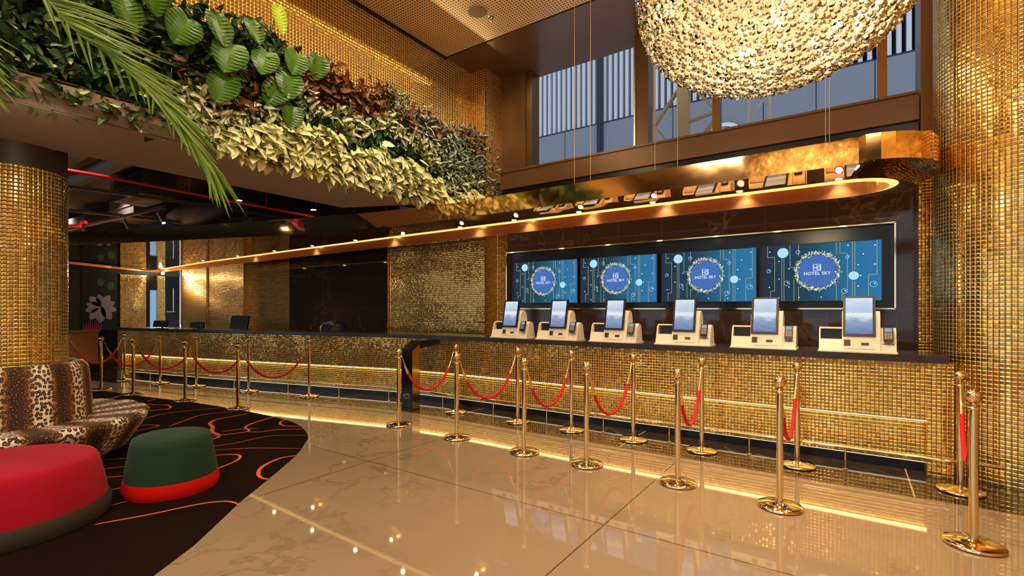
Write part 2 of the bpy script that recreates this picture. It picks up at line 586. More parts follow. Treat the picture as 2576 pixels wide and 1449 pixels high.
    def mesh(s, name, mats, smooth=False):
        me = bpy.data.meshes.new(name)
        me.from_pydata(s.v, [], s.f)
        for m in (mats if isinstance(mats, (list, tuple)) else [mats]):
            me.materials.append(m)
        me.polygons.foreach_set('material_index', s.m)
        ul = me.uv_layers.new(name='UVMap')
        uvs = [0.0] * (2 * len(me.loops))
        for p, uv in zip(me.polygons, s.uv):
            if uv is None:
                nx, ny, nz = p.normal
                if abs(nz) > 0.7:
                    uv = [(me.vertices[v].co.x, me.vertices[v].co.y) for v in p.vertices]
                else:
                    L = math.hypot(nx, ny) or 1
                    tx, ty = -ny / L, nx / L
                    uv = [(me.vertices[v].co.x * tx + me.vertices[v].co.y * ty, me.vertices[v].co.z) for v in p.vertices]
            for li, q in zip(p.loop_indices, uv):
                uvs[2 * li] = q[0]
                uvs[2 * li + 1] = q[1]
        ul.data.foreach_set('uv', uvs)
        if smooth:
            me.polygons.foreach_set('use_smooth', [True] * len(me.polygons))
            me.set_sharp_from_angle(angle=math.radians(40 if smooth is True else smooth))
        me.update()
        return me

    def build(s, name, mats, parent=None, smooth=False):
        o = bpy.data.objects.new(name, s.mesh(name, mats, smooth))
        col.objects.link(o)
        if parent is not None:
            o.parent = parent
        return o


def empty(name, loc=(0, 0, 0), rz=0.0):
    o = bpy.data.objects.new(name, None)
    o.location = loc
    o.rotation_euler = (0, 0, rz)
    o.empty_display_size = 0.1
    col.objects.link(o)
    return o


def tag(o, label=None, cat=None, group=None, kind=None):
    if label:
        o['label'] = label
    if cat:
        o['category'] = cat
    if group:
        o['group'] = group
    if kind:
        o['kind'] = kind
    return o


def struct(o, label=None):
    o['kind'] = 'structure'
    if label:
        o['label'] = label
    return o


def copy_tree(o, parent=None):
    c = o.copy()
    col.objects.link(c)
    if parent is not None:
        c.parent = parent
    for ch in list(o.children):
        copy_tree(ch, c)
    return c


def B(name, mats, box, parent=None, smooth=False):
    b = MB()
    b.box(*box)
    return b.build(name, mats, parent, smooth)


# camera-plane helper used only to lay measured points down on real planes of the hall
UX, UY = math.cos(TH), -math.sin(TH)


def onz(px, py, z=0.0):
    r = (px - 1288) / 1234.0
    k = (z - 1.5) / ((777 - py) / 1234.0)
    return ((r * UX + UY) * k, (r * -UY + UX) * k, z)


# ================================================================ SETTING
CEIL = 5.6
# floor
b = MB()
b.quad([(-21, -6, 0), (4.5, -6, 0), (4.5, 7.6, 0), (-21, 7.6, 0)])
struct(b.build('floor', FLOORM), 'polished cream marble floor')
edge = [(-20.9, 1.6), (-13.28, 3.42), (-10.85, 3.87), (-8.24, 4.40), (-6.3, 4.85), (-5.4, 5.0), (-4.6, 5.04), (4.4, 5.04)]
b = MB()
b.quad([(x, y, 0.0015) for x, y in edge] + [(4.4, 7.5, 0.0015), (-20.9, 7.5, 0.0015)])
struct(b.build('floor', FLOORD), 'dark marble floor band along the counter')

# ceilings
b = MB()
b.box(-5.45, -6, CEIL, 4.5, 5.955, CEIL + 0.1)
struct(b.build('ceiling', PERF), 'perforated brown metal ceiling')
b = MB()
b.box(-5.45, 5.985, CEIL - 0.01, 4.5, 7.4, CEIL + 0.1)
struct(b.build('ceiling', BRONZE2), 'plain bronze ceiling band over the window')
b = MB()
b.box(-5.45, 5.955, CEIL + 0.02, 4.5, 5.985, CEIL + 0.1)
b.box(-5.45, -6, CEIL - 0.03, -5.41, 5.98, CEIL + 0.0)
struct(b.build('trim_1', BLACK), 'black shadow gap of the ceiling')
b = MB()
b.box(-21, -6, 4.05, -5.45, 7.6, 4.2)
struct(b.build('ceiling', DARKV), 'black open ceiling of the low lobby')

# back wall below the window: dark marble between the gold mosaic column faces
b = MB()
b.box(-5.0, 7.1, 0, 0.62, 7.3, 3.55)
struct(b.build('wall_back', BLACKM), 'dark veined marble wall')
b = MB()
b.box(-11.7, 7.02, 0, -7.66, 7.3, 4.05)
struct(b.build('wall_back', BLACKM), 'dark veined marble wall behind the reception')
b = MB()
b.box(-5.22, 7.1, 0, -5.0, 7.3, 3.0)
struct(b.build('wall_back', GOLD_DARK), 'narrow gold mosaic strip beside the screens')
b = MB()
b.box(-13.7, 7.1, 0, -11.7, 7.3, 4.05)
struct(b.build('wall_back', GOLD_DARK), 'recessed gold mosaic wall')
b = MB()
b.box(1.9, 7.1, 0, 2.9, 7.3, 5.6)
struct(b.build('wall_back', GOLD_DARK), 'gold mosaic wall past the round column')
b = MB()
b.box(-17.7, 6.92, 0, -13.72, 7.3, 4.05)
struct(b.build('wall_back', GOLD), 'gold mosaic wall behind the reception counter')
b = MB()
for xx in (-15.9, -17.68, -13.74, -7.66):
    b.box(xx, 6.9 if xx < -8 else 6.68, 1.0, xx + 0.02, 6.93 if xx < -8 else 6.71, 3.2)
struct(b.build('trim_2', BRASS))

# tall gold mosaic block standing forward of the marble wall
b = MB()
b.box(-7.65, 6.72, 0, -5.22, 7.09, 3.0)
gc = b.build('mosaic_pier', GOLD)
tag(gc, 'wide flat gold mosaic pier between the dark marble and the screens', 'pier', kind='thing')

# upper gold wall, its return and the column face next to the window
b = MB()
b.box(-5.60, -5, 4.0, -5.45, 6.64, CEIL)
struct(b.build('wall_left', GOLD_UP), 'upper gold mosaic wall above the planting')
b = MB()
b.box(-5.60, 6.64, 3.32, -5.13, 7.4, CEIL)
struct(b.build('wall_left', GOLD_UP), 'gold mosaic pier beside the high window')
# window wall
b = MB()
b.box(-5.13, 7.1, 3.45, -4.62, 7.4, CEIL)
struct(b.build('wall_back', BRONZE2), 'bronze jamb beside the high window')
WY = 7.25
win = struct(empty('window_1', (-2, WY, 3.8)), 'high window over the screens')


def wpart(name, m, boxes):
    q = MB()
    for bx in boxes:
        q.box(bx[0] + 2, bx[1] - WY, bx[2] - 3.8, bx[3] + 2, bx[4] - WY, bx[5] - 3.8)
    return q.build(name, m, win)


wpart('window_frame', BRONZE, [(-4.62, 7.12, 3.8, -4.50, 7.36, CEIL), (-4.5, 7.15, 3.8, 0.64, 7.36, 3.88)])
wpart('mullion', BRONZE2, [(-2.67, 7.16, 3.85, -2.48, 7.36, CEIL)])
wpart('mullion', BRONZE, [(-1.58, 7.18, 3.85, -1.49, 7.34, CEIL)])
wpart('mullion', BRONZE, [(0.26, 7.18, 3.85, 0.35, 7.34, CEIL)])
wpart('mullion', STEEL, [(-2.70, 7.14, 3.85, -2.672, 7.36, CEIL)])
wpart('window_pane', GLASS, [(-4.5, 7.27, 3.88, 0.64, 7.275, CEIL)])
b = MB()
b.box(0.62, 6.85, 3.41, 1.0, 7.4, CEIL - 0.02)
struct(b.build('wall_back', BRONZE2), 'bronze wall between window and round column')
# projecting sill beam
b = MB()
b.box(-4.98, 6.86, 3.55, 0.61, 7.3, 3.83)
b.box(-4.98, 6.84, 3.83, 0.61, 7.11, 3.86)
struct(b.build('trim_3', BRONZE2), 'projecting bronze sill beam')
b = MB()
b.box(-4.98, 6.9, 3.42, 0.61, 7.09, 3.55)
struct(b.build('trim_4', BLACK), 'black reveal below the sill beam')

# screen recess: brass edged black frame
b = MB()
for bx in ((-4.96, 7.0, 2.47, 0.42, 7.1, 2.485), (-4.96, 7.0, 1.495, 0.42, 7.1, 1.51), (-4.96, 7.0, 1.5, -4.945, 7.1, 2.48), (0.405, 7.0, 1.5, 0.42, 7.1, 2.48)):
    b.box(*bx)
struct(b.build('trim_5', BRASS), 'brass edging around the screens')
b = MB()
b.box(-4.945, 7.085, 1.51, 0.405, 7.105, 2.47)
struct(b.build('wall_back', BLACK), 'black backing of the screen recess')

# other walls of the hall (seen in the mirrors)
b = MB()
b.box(2.9, -6, 0, 3.1, 7.4, CEIL)
struct(b.build('wall_right', GOLD_DARK), 'gold mosaic wall on the right')
b = MB()
for x in (-20.5, -12.0, -5.6, -2.4, 0.7, 3.0):
    b.box(x - 0.15, -5.2, 0, x + 0.15, -4.9, CEIL if x > -6 else 4.05)
b.box(-5.6, -5.2, 3.2, 3.1, -4.95, 3.6)
b.box(-5.6, -5.2, CEIL - 0.7, 3.1, -4.95, CEIL)
b.box(-21, -5.2, 0, -5.6, -4.95, 0.4)
b.box(-21, -5.2, 3.5, -5.6, -4.95, 4.05)
b.box(-16.2, -5.2, 0.4, -16.0, -4.95, 3.5)
b.box(-9.0, -5.2, 0.4, -8.8, -4.95, 3.5)
b.box(-5.6, -5.2, 0, 3.1, -4.95, 0.25)
struct(b.build('wall_front', BRONZE2), 'glazed street front behind the viewer')
b = MB()
b.quad([(-5.6, -5.0, 0.25), (3.0, -5.0, 0.25), (3.0, -5.0, CEIL - .7), (-5.6, -5.0, CEIL - .7)])
struct(b.build('window_2', GLASS))
# pavement outside the street front
b = MB()
b.quad([(-20, -30, -0.02), (20, -30, -0.02), (20, -5.2, -0.02), (-20, -5.2, -0.02)])
struct(b.build('pavement', CONC))

# far lobby wall
b = MB()
b.box(-19.3, -6, 0, -19.0, 4.9, 4.05)
b.box(-19.3, 4.9, 2.6, -19.0, 7.4, 4.05)
struct(b.build('wall_left', plain('dark_olive_panel', (0.045, 0.035, 0.018), 0.5)), 'dark far wall of the lobby')
b = MB()
b.box(-19.3, 4.9, 0, -19.02, 5.72, 2.62)
b.box(-19.3, 6.42, 0, -19.02, 6.53, 2.62)
b.box(-19.3, 6.95, 0, -19.02, 7.4, 2.62)
b.box(-19.3, 6.53, 2.12, -19.02, 6.73, 2.62)
struct(b.build('wall_left', BLACK), 'black frames on the far wall')
b = MB()
b.box(-19.3, 5.72, 0, -19.0, 6.42, 2.62)
b.box(-19.3, 6.73, 0, -19.0, 6.96, 2.62)
struct(b.build('wall_left', GOLD_DARK), 'gold mosaic piers on the far wall')
b = MB()
b.quad([(-19.1, 6.53, 0), (-19.1, 6.73, 0), (-19.1, 6.73, 2.15), (-19.1, 6.53, 2.15)])
struct(b.build('window_3', emit('daylit_opening', (0.30, 0.55, 0.85), 0.7)), 'narrow daylit slot on the far wall')
b = MB()
b.bar((-19.0, 7.2, 1.4), (-19.0, 7.2, 2.2), 0.02)
b.bar((-19.0, 7.0, 1.4), (-19.0, 7.25, 1.4), 0.02)
struct(b.build('door_1', WHITE), 'edge of a glass door on the far wall')

# bulkhead carrying the planter
b = MB()
b.box(-6.4, -5, 3.28, -5.62, 7.0, 4.04)
struct(b.build('wall_left', DARKV), 'black bulkhead over the lobby opening')
b = MB()
b.prism([(-6.4, -6), (-5.14, -6), (-5.14, 5.25), (-6.4, 4.72)], 3.05, 3.28)
struct(b.build('trim_6', SOFFIT), 'taupe soffit under the planting')
b = MB()
b.box(-5.15, -4.8, 3.052, -5.12, 5.45, 3.15)
b.box(-5.42, -4.8, 3.30, -5.15, 6.6, 3.31)
b.box(-5.30, -4.8, 3.13, -5.15, 5.45, 3.15)
planter = b.build('planter_trough', FASCIA)
tag(planter, 'long brown metal planter trough below the living wall', 'planter')
b = MB()
b.box(-5.44, -2.5, 3.15, -5.38, 6.62, 4.40)
tag(b.build('planting_panel', plain('dark_growing_felt', (0.012, 0.012, 0.006), 0.95)), 'dark backing felt the living wall grows from', 'panel')

# ================================================================ COUNTER
path = [(-13.3, 4.06), (-12.1, 4.28), (-10.8, 4.55), (-9.16, 4.93), (-7.8, 5.25), (-6.36, 5.60), (-5.3, 5.70), (-4.0, 5.72), (0.56, 5.72)]


def offset(pts, d):
    out = []
    for i, p in enumerate(pts):
        a = Vector(pts[max(i - 1, 0)])
        c = Vector(pts[min(i + 1, len(pts) - 1)])
        t = (c - a).normalized()
        nrm = Vector((-t.y, t.x))
        out.append((p[0] + nrm.x * d, p[1] + nrm.y * d))
    return out


def ribbon_wall(mb, pts, z0, z1, mi=0):
    acc = 0
    for a, c in zip(pts[:-1], pts[1:]):
        L = math.hypot(c[0] - a[0], c[1] - a[1])
        mb.quad([(a[0], a[1], z0), (c[0], c[1], z0), (c[0], c[1], z1), (a[0], a[1], z1)], mi, [(acc, z0), (acc + L, z0), (acc + L, z1), (acc, z1)])
        acc += L


counter = empty('service_counter', (-4, 5.8, 0))
tag(counter, 'long bent service counter clad in gold mirror mosaic with glowing lower band', 'counter')


def cpart(name, mb, m, smooth=False):
    o = mb.build(name, m, counter, smooth)
    o.location = (4, -5.8, 0)
    return o


b = MB()
b.prism(path + list(reversed(offset(path, 0.3))), 0.50, 1.018)
cpart('upper_panel', b, GOLD)
lp = offset(path, 0.12)
b = MB()
b.prism(lp + list(reversed(offset(path, 0.3))), 0.10, 0.50)
cpart('lower_panel', b, GOLD)
b = MB()
b.prism(offset(path, 0.16) + list(reversed(offset(path, 0.3))), 0.002, 0.10)
cpart('plinth', b, BLACK)
b = MB()
b.prism(offset(path, 0.030) + list(reversed(offset(path, 0.085))), 0.488, 0.4985)
cpart('light_strip', b, LEDW)
b = MB()
b.prism(offset(path, 0.135) + list(reversed(offset(path, 0.15))), 0.090, 0.0985)
cpart('plinth_light_strip', b, LEDK)
b = MB()
b.box(0.56, 5.70, 0.002, 0.74, 5.98, 1.018)
cpart('end_panel', b, GOLD)
b = MB()
b.box(-13.6, 4.05, 0, -13.32, 4.5, 1.05)
cpart('end_pier', b, GOLD)
b = MB()
b.box(-13.32, 4.42, 0.0, -12.6, 4.9, 1.018)
cpart('recess_panel', b, BLACK)

# worktop
sl = [(-13.7, 3.93), (-12.1, 4.22), (-10.8, 4.49), (-9.16, 4.86), (-7.8, 5.19), (-6.36, 5.54), (-5.3, 5.645), (-4.0, 5.655), (0.70, 5.655)]
b = MB()
b.prism(sl + list(reversed(offset(sl, 0.62))), 1.02, 1.085)
tag(b.build('countertop', STONE), 'dark stone countertop running along the whole gold counter', 'countertop')

# foot rail
rail_pts = [(p[0], p[1], 0.205) for p in offset(path, -0.17)]
rail_pts = rail_pts[:-1] + [(0.56, 5.55, 0.205), (1.03, 5.56, 0.205)]
rail = empty('foot_rail', (-4, 5.55, 0))
tag(rail, 'polished brass foot rail on posts in front of the gold counter', 'rail')
b = MB()
b.tube(rail_pts, 0.015, 10)
o = b.build('rail_tube', BRASS, rail, True)
o.location = (4, -5.55, 0)
xs = [-0.04, -0.86, -1.68, -2.48, -3.28, -4.15, -5.1, -6.2, -7.2, -8.3, -9.6, -10.9, -12.0, -13.0]


def rail_y(x):
    for a, c in zip(rail_pts[:-1], rail_pts[1:]):
        if a[0] <= x <= c[0]:
            return a[1] + (c[1] - a[1]) * (x - a[0]) / (c[0] - a[0])
    return 5.55


pm = None
for x in xs:
    if pm is None:
        b = MB()
        b.lathe([(0.022, 0.002), (0.022, 0.008), (0.008, 0.010), (0.008, 0.195)], seg=12)
        pm = b.mesh('rail_post', BRASS, True)
    o = bpy.data.objects.new('rail_post', pm)
    col.objects.link(o)
    o.parent = rail
    o.location = (x + 4, rail_y(x) - 5.55, 0)

# divider gate between the two counters
dv = empty('counter_divider', (-5.42, 5.2, 0))
tag(dv, 'glossy black upright divider panel standing across the counter front', 'divider')
b = MB()
b.profile_x([(-0.10, 0.002), (0.06, 0.002), (0.06, 0.90), (0.50, 0.96), (0.50, 1.016), (0.10, 1.016), (-0.10, 0.90)], -0.11, 0.11)
b.build('panel', BLACK, dv)
b = MB()
b.quad([(0.112, -0.095, 0.02), (0.112, 0.055, 0.02), (0.112, 0.055, 0.96), (0.112, -0.095, 0.885)])
b.build('mirror_face', brushed('smoked_gold_mirror', (0.42, 0.30, 0.10), 0.15), dv)
b = MB()
for k in range(24):
    a0, a1 = 2 * PI * k / 24, 2 * PI * (k + 1) / 24
    b.bar((0.06 * math.cos(a0), -0.103, 0.21 + 0.035 * math.sin(a0)), (0.06 * math.cos(a1), -0.103, 0.21 + 0.035 * math.sin(a1)), 0.003)
b.bar((-0.045, -0.103, 0.215), (0.04, -0.103, 0.235), 0.004)
b.build('emblem', WHITE, dv)

# low orange cabinet and recess at the far end
cb = empty('timber_cabinet', (-14.7, 3.6, 0))
tag(cb, 'low orange timber cabinet beyond the far end of the counter', 'cabinet')
b = MB()
b.box(-0.3, -1.2, 0.25, 0.2, 0.35, 0.95)
b.build('body', CABINET, cb)
b = MB()
b.box(-0.33, -1.25, 0.96, 0.23, 0.38, 1.0)
b.build('top', CABINET, cb)
b = MB()
b.box(-0.25, -1.1, 0.0, 0.12, 0.3, 0.25)
b.build('base', BLACK, cb)

# ================================================================ CANOPY
ZB, ZT = 2.70, 3.03
near = [(-15.5, 1.6), (-13.0, 2.55), (-10.64, 3.43), (-9.42, 3.84), (-8.21, 4.26), (-7.08, 4.64), (-5.9, 5.05), (-4.8, 5.355), (0.06, 5.355)]
arc = []
for k in range(0, 9):
    a = -PI / 2 + (PI / 2) * k / 8
    arc.append((0.11 + 0.55 * math.cos(a), 5.85 + 0.55 * math.sin(a)))
arc2 = []
for k in range(0, 9):
    a = (PI / 2) * k / 8
    arc2.append((0.11 + 0.55 * math.cos(a), 6.02 + 0.50 * math.sin(a)))
outer = near + arc + arc2 + [(-18.95, 6.75)]
# opening (slot) outline, near side left->right, round the end, far side right->left, then the left leg
RI = 0.43
inn_near = [(-15.3, 2.8), (-17.3, 5.19), (-18.3, 6.25), (-17.0, 6.10), (-14.0, 5.85), (-11.2, 5.72), (-8.4, 5.62), (-6.2, 5.56), (-4.0, 5.53), (-0.05, 5.52)]
endarc = [(-0.05 + RI * math.cos(-PI / 2 + PI * k / 14), 5.95 + RI * math.sin(-PI / 2 + PI * k / 14)) for k in range(1, 14)]
inn_far = [(-0.05, 6.38), (-4.0, 6.42), (-8.0, 6.48), (-13.0, 6.60), (-18.8, 6.70), (-18.0, 5.2), (-15.9, 2.3)]
canopy = empty('ring_canopy', (-4, 5.6, ZB))
tag(canopy, 'long polished copper ring canopy with rounded end hanging over the counter', 'canopy')


def kpart(name, mb, m, smooth=False, parent=None):
    o = mb.build(name, m, canopy, smooth)
    o.location = (4, -5.6, -ZB)
    return o


# soffit: strips between the outer outline and the slot edge
b = MB()
nearS = near
slotS = inn_near[3:]


def y_on(pts, x):
    for a, c in zip(pts[:-1], pts[1:]):
        lo, hi = (a, c) if a[0] <= c[0] else (c, a)
        if lo[0] <= x <= hi[0] and hi[0] > lo[0]:
            return lo[1] + (hi[1] - lo[1]) * (x - lo[0]) / (hi[0] - lo[0])
    return pts[-1][1]


xs_ = sorted(set([p[0] for p in near if p[0] >= -15.5] + [p[0] for p in slotS if -15.5 <= p[0]] + [0.06]))
for x0, x1 in zip(xs_[:-1], xs_[1:]):
    ya0, ya1 = y_on(near, x0), y_on(near, x1)
    yb0, yb1 = y_on(slotS, x0), y_on(slotS, x1)
    za0, za1 = [2.70 + 0.098 * min(1, max(0, (x + 7.08) / 2.28)) for x in (x0, x1)]
    b.quad([(x0, ya0, za0), (x0, yb0, ZB), (x1, yb1, ZB), (x1, ya1, za1)])
# end cap strip from near arc round to the far side
oa = [(0.06, 5.355)] + arc + arc2
ia = [(-0.05, 5.52)] + endarc + [(-0.05, 6.38)]
NN = 40


def resample(pts, n):
    L = [0]
    for a, c in zip(pts[:-1], pts[1:]):
        L.append(L[-1] + math.hypot(c[0] - a[0], c[1] - a[1]))
    out = []
    j = 0
    for k in range(n + 1):
        t = L[-1] * k / n
        while j < len(L) - 2 and L[j + 1] < t:
            j += 1
        f = (t - L[j]) / (L[j + 1] - L[j] or 1)
        out.append((pts[j][0] + (pts[j + 1][0] - pts[j][0]) * f, pts[j][1] + (pts[j + 1][1] - pts[j][1]) * f))
    return out


ra, rb = resample(oa, NN), resample(ia, NN)
zo = [2.798 - 0.098 * max(0, (k / NN - 0.45) / 0.55) for k in range(NN + 1)]
for k in range(NN):
    b.quad([(*ra[k], zo[k]), (*rb[k], ZB), (*rb[k + 1], ZB), (*ra[k + 1], zo[k + 1])])
# thin far strip
b.quad([(0.11, 6.52, ZB), (-0.05, 6.38, ZB), (-4.0, 6.42, ZB), (-8.0, 6.48, ZB), (-13.0, 6.60, ZB), (-18.8, 6.70, ZB), (-18.95, 6.75, ZB), (-9, 6.60, ZB)])
# wide left field
b.quad([(-15.5, 1.6, ZB), (-15.3, 2.8, ZB), (-17.3, 5.19, ZB), (-18.3, 6.25, ZB), (-17.0, 6.10, ZB), (-15.5, y_on(slotS, -15.5), ZB)])
b.quad([(-16.2, 1.6, ZB), (-19.0, 5.2, ZB), (-18.95, 6.75, ZB), (-18.8, 6.70, ZB), (-18.0, 5.2, ZB), (-15.9, 2.3, ZB)])
kpart('soffit', b, COPPER)
b = MB()
fas = near + arc + arc2 + [(-9, 6.60), (-18.95, 6.75)]


def lipz(i):
    if i < len(near):
        return 2.70 + 0.098 * min(1, max(0, (fas[i][0] + 7.08) / 2.28))
    k_ = i - len(near)
    return 2.798 - 0.098 * max(0, (k_ / 18.0 - 0.45) / 0.55) if k_ < 18 else 2.70


for i in range(len(fas) - 1):
    (xa, ya), (xb, yb_) = fas[i], fas[i + 1]
    ta, tb = [2.95 + 0.08 * min(1, max(0, (x + 7.08) / 2.28)) for x in (xa, xb)]
    b.quad([(xa, ya, lipz(i)), (xb, yb_, lipz(i + 1)), (xb, yb_, tb), (xa, ya, ta)])
kpart('fascia', b, COPPERF, 60)
b = MB()
ribbon_wall(b, list(reversed(ia)) and ([(-0.05, 5.52)] + endarc + inn_far), ZB, ZT + 0.05)
kpart('inner_face', b, COPPERI, 60)
# lid over the slot so that light stays in the ring
b = MB()
lid = [(p[0], p[1]) for p in (near + arc + arc2 + [(-9, 6.60), (-18.95, 6.75)])]
b.quad([(x, y, 2.95 + 0.08 * min(1, max(0, (x + 7.08) / 2.28)) - 0.002) for x, y in lid])
kpart('top_cover', b, COPPERI)
b = MB()
slot_in = inn_near[3:] + endarc[:10]
off_in = offset(slot_in, 0.07)
for k in range(len(slot_in) - 1):
    b.quad([(*slot_in[k], ZB + 0.001), (*off_in[k], ZB - 0.014), (*off_in[k + 1], ZB - 0.014), (*slot_in[k + 1], ZB + 0.001)])
kpart('light_strip', b, LEDC)
b = MB()
leg = [(-15.3, 2.8), (-17.3, 5.19), (-18.3, 6.25)]
lego = [(p[0] - 0.08, p[1] + 0.06) for p in leg]
for k in range(2):
    b.quad([(*leg[k], ZB + 0.004), (*lego[k], ZB + 0.02), (*lego[k + 1], ZB + 0.02), (*leg[k + 1], ZB + 0.004)])
kpart('light_strip', b, LEDC)
# downlights
DL = [(-0.09, 5.42), (-0.93, 5.42), (-1.83, 5.43), (-2.76, 5.45), (-3.73, 5.45), (-4.7, 5.47), (-5.9, 5.47), (-7.1, 5.48), (-8.4, 5.5), (-9.8, 5.55), (-11.4, 5.6), (-13.2, 5.65)]
b = MB()
b.lathe([(0.040, -0.006), (0.040, 0.0), (0.028, 0.001)], seg=20, capb=False, capt=False)
rim_me = b.mesh('downlight_rim', BRASS, True)
b = MB()
b.lathe([(0.028, -0.003), (0.028, 0.0)], seg=16)
lens_me = b.mesh('lens', LAMP)
for (x, y) in DL:
    o = bpy.data.objects.new('downlight', rim_me)
    col.objects.link(o)
    o.parent = canopy
    o.location = (x + 4, y - 5.6, -0.001)
    p = bpy.data.objects.new('lens', lens_me)
    col.objects.link(p)
    p.parent = o
    spot('canopy_downlight', (x, y, ZB - 0.02), (x, y + 0.05, 0), 16, WARM, 95, 0.9, 0.03)
# recessed slot ceiling with a second row of lamps next to the far face
b = MB()
b.quad([(-18.9, 6.66, 2.90), (-18.9, 6.1, 2.90), (-14.0, 5.9, 2.90), (-11.2, 5.74, 2.90), (-8.4, 5.64, 2.90), (-4.0, 5.55, 2.90), (-0.05, 5.54, 2.90), (0.30, 5.8, 2.90), (0.30, 6.1, 2.90), (-0.05, 6.37, 2.90), (-8.0, 6.47, 2.90), (-13.0, 6.59, 2.90)])
kpart('slot_ceiling', b, COPPERI)
for (x, y) in ((0.16, 6.12), (-0.1, 6.30), (-1.03, 6.31), (-1.98, 6.32), (-3.05, 6.33), (-4.1, 6.34), (-5.1, 6.35), (-7.2, 6.38), (-9.8, 6.43), (-12.5, 6.5)):
    o = bpy.data.objects.new('downlight', rim_me)
    col.objects.link(o)
    o.parent = canopy
    o.location = (x + 4, y - 5.6, 2.899 - ZB)
    p = bpy.data.objects.new('lens', lens_me)
    col.objects.link(p)
    p.parent = o
    spot('canopy_slot_light', (x, y, 2.885), (x, y + 0.04, 0), 18, WARM, 110, 0.9, 0.02)
# hanging cables
for (x, y) in ((-2.78, 5.37), (-2.57, 5.38), (-1.78, 5.36), (-1.54, 5.38), (-0.19, 5.36), (-0.16, 5.37), (-6.1, 5.3)):
    b = MB()
    b.tube([(x, y, ZT - 0.02), (x, y, CEIL - 0.01 if x > -5 else 4.05)], 0.0035, 6)
    kpart('hanging_cable', b, CABLE)

# ================================================================ SCREENS ON THE WALL
m, n, l, bs = mat('screen_picture')
n.remove(bs)
uvn = n.new('ShaderNodeUVMap')
spn = n.new('ShaderNodeSeparateXYZ')
l.new(uvn.outputs[0], spn.inputs[0])
cr = n.new('ShaderNodeValToRGB')
e_ = cr.color_ramp.elements
e_[0].position = 0.0
e_[0].color = (0.030, 0.045, 0.075, 1)
e_[1].position = 1.0
e_[1].color = (0.045, 0.24, 0.52, 1)
x_ = cr.color_ramp.elements.new(0.42)
x_.color = (0.025, 0.085, 0.14, 1)
x2_ = cr.color_ramp.elements.new(0.75)
x2_.color = (0.035, 0.21, 0.42, 1)
l.new(spn.outputs[0], cr.inputs[0])
em_ = n.new('ShaderNodeEmission')
em_.inputs['Strength'].default_value = 0.72
l.new(cr.outputs[0], em_.inputs['Color'])
l.new(em_.outputs[0], n['Material Output'].inputs['Surface'])
SCREEN = m
S_WHITE = emit('screen_white', (0.75, 0.9, 1.0), 1.0)
S_PALE = emit('screen_pale_blue', (0.42, 0.72, 0.95), 1.0)
S_MID = emit('screen_mid_blue', (0.05, 0.13, 0.42), 1.0)
S_GOLD = emit('screen_gold', (0.85, 0.80, 0.52), 1.0)
S_GOLD2 = emit('screen_dim_gold', (0.32, 0.34, 0.22), 1.0)


def disc(mb, cx, cz, r, y, seg=28, mi=0):
    mb.quad([(cx + r * math.cos(2 * PI * k / seg), y, cz + r * math.sin(2 * PI * k / seg)) for k in range(seg)], mi)


def flat_line(mb, pts, w, y, mi=0):
    for (a, c) in zip(pts[:-1], pts[1:]):
        dx, dz = c[0] - a[0], c[1] - a[1]
        L = math.hypot(dx, dz) or 1
        nx, nz = -dz / L * w / 2, dx / L * w / 2
        ex, ez = dx / L * w / 2, dz / L * w / 2
        mb.quad([(a[0] - nx - ex, y, a[1] - nz - ez), (c[0] - nx + ex, y, c[1] - nz + ez), (c[0] + nx + ex, y, c[1] + nz + ez), (a[0] + nx - ex, y, a[1] + nz - ez)], mi)


SW, SH = 1.215, 0.69
scr = empty('wall_screen', (0, 7.0, 1.60))
b = MB()
b.box(-0.012, 0.0, -0.012, SW + 0.012, 0.06, SH + 0.012)
b.build('bezel', BLACKP, scr)
b = MB()
b.quad([(0, -0.002, 0), (SW, -0.002, 0), (SW, -0.002, SH), (0, -0.002, SH)], 0, [(0, 0), (1, 0), (1, 1), (0, 1)])
disp = b.build('display', SCREEN, scr)
b = MB()
yy = -0.0035


def P(u, v):
    return (u * SW, v * SH)


lines = [[(.045, 1), (.045, .80), (.11, .80), (.11, .18), (.07, .18), (.07, .02)], [(.175, .86), (.175, 0)], [(.195, .86), (.195, 0)],
         [(.25, 1), (.25, .60), (.31, .60)], [(.325, 1), (.325, .80)], [(.285, .38), (.285, 0)], [(.325, .25), (.325, 0)],
         [(.645, 1), (.645, .80)], [(.645, .30), (.645, 0)], [(.675, 1), (.675, .82), (.735, .80), (.735, .14), (.69, .10), (.69, 0)],
         [(.775, 1), (.775, .52)], [(.795, 1), (.795, .52)], [(.775, .32), (.775, 0)], [(.795, .32), (.795, 0)],
         [(.965, 1), (.965, .43), (.90, .43), (.90, 0)]]
for li_ in lines:
    flat_line(b, [P(*q) for q in li_], 0.006, yy, 1)
for (u, v, r) in ((.185, .87, .062), (.785, .42, .050)):
    disc(b, *P(u, v), r, yy - 0.0005, mi=2)
for (u, v) in ((.065, .90), (.15, .72), (.24, .58), (.15, .40), (.06, .25), (.24, .25), (.15, .06), (.33, .06), (.52, .06), (.72, .06), (.82, .24), (.82, .60), (.74, .94), (.86, .78), (.95, .92), (.95, .60), (.84, .42)):
    disc(b, *P(u, v), 0.0075, yy - 0.0005, 10, 0)
for (u, v, r) in ((.055, .55, .022), (.22, .32, .030), (.94, .27, .033), (.32, .87, .022), (.71, .16, .028), (.735, .74, .018)):
    cx_, cz_ = P(u, v)
    ring = [(cx_ + r * math.cos(2 * PI * k / 16), cz_ + r * math.sin(2 * PI * k / 16)) for k in range(17)]
    flat_line(b, ring, 0.004, yy - 0.0005, 2)
    disc(b, cx_ + r * .3, cz_ + r * .2, r * 0.3, yy - 0.0005, 8, 2)
CX, CZ = P(.485, .52)
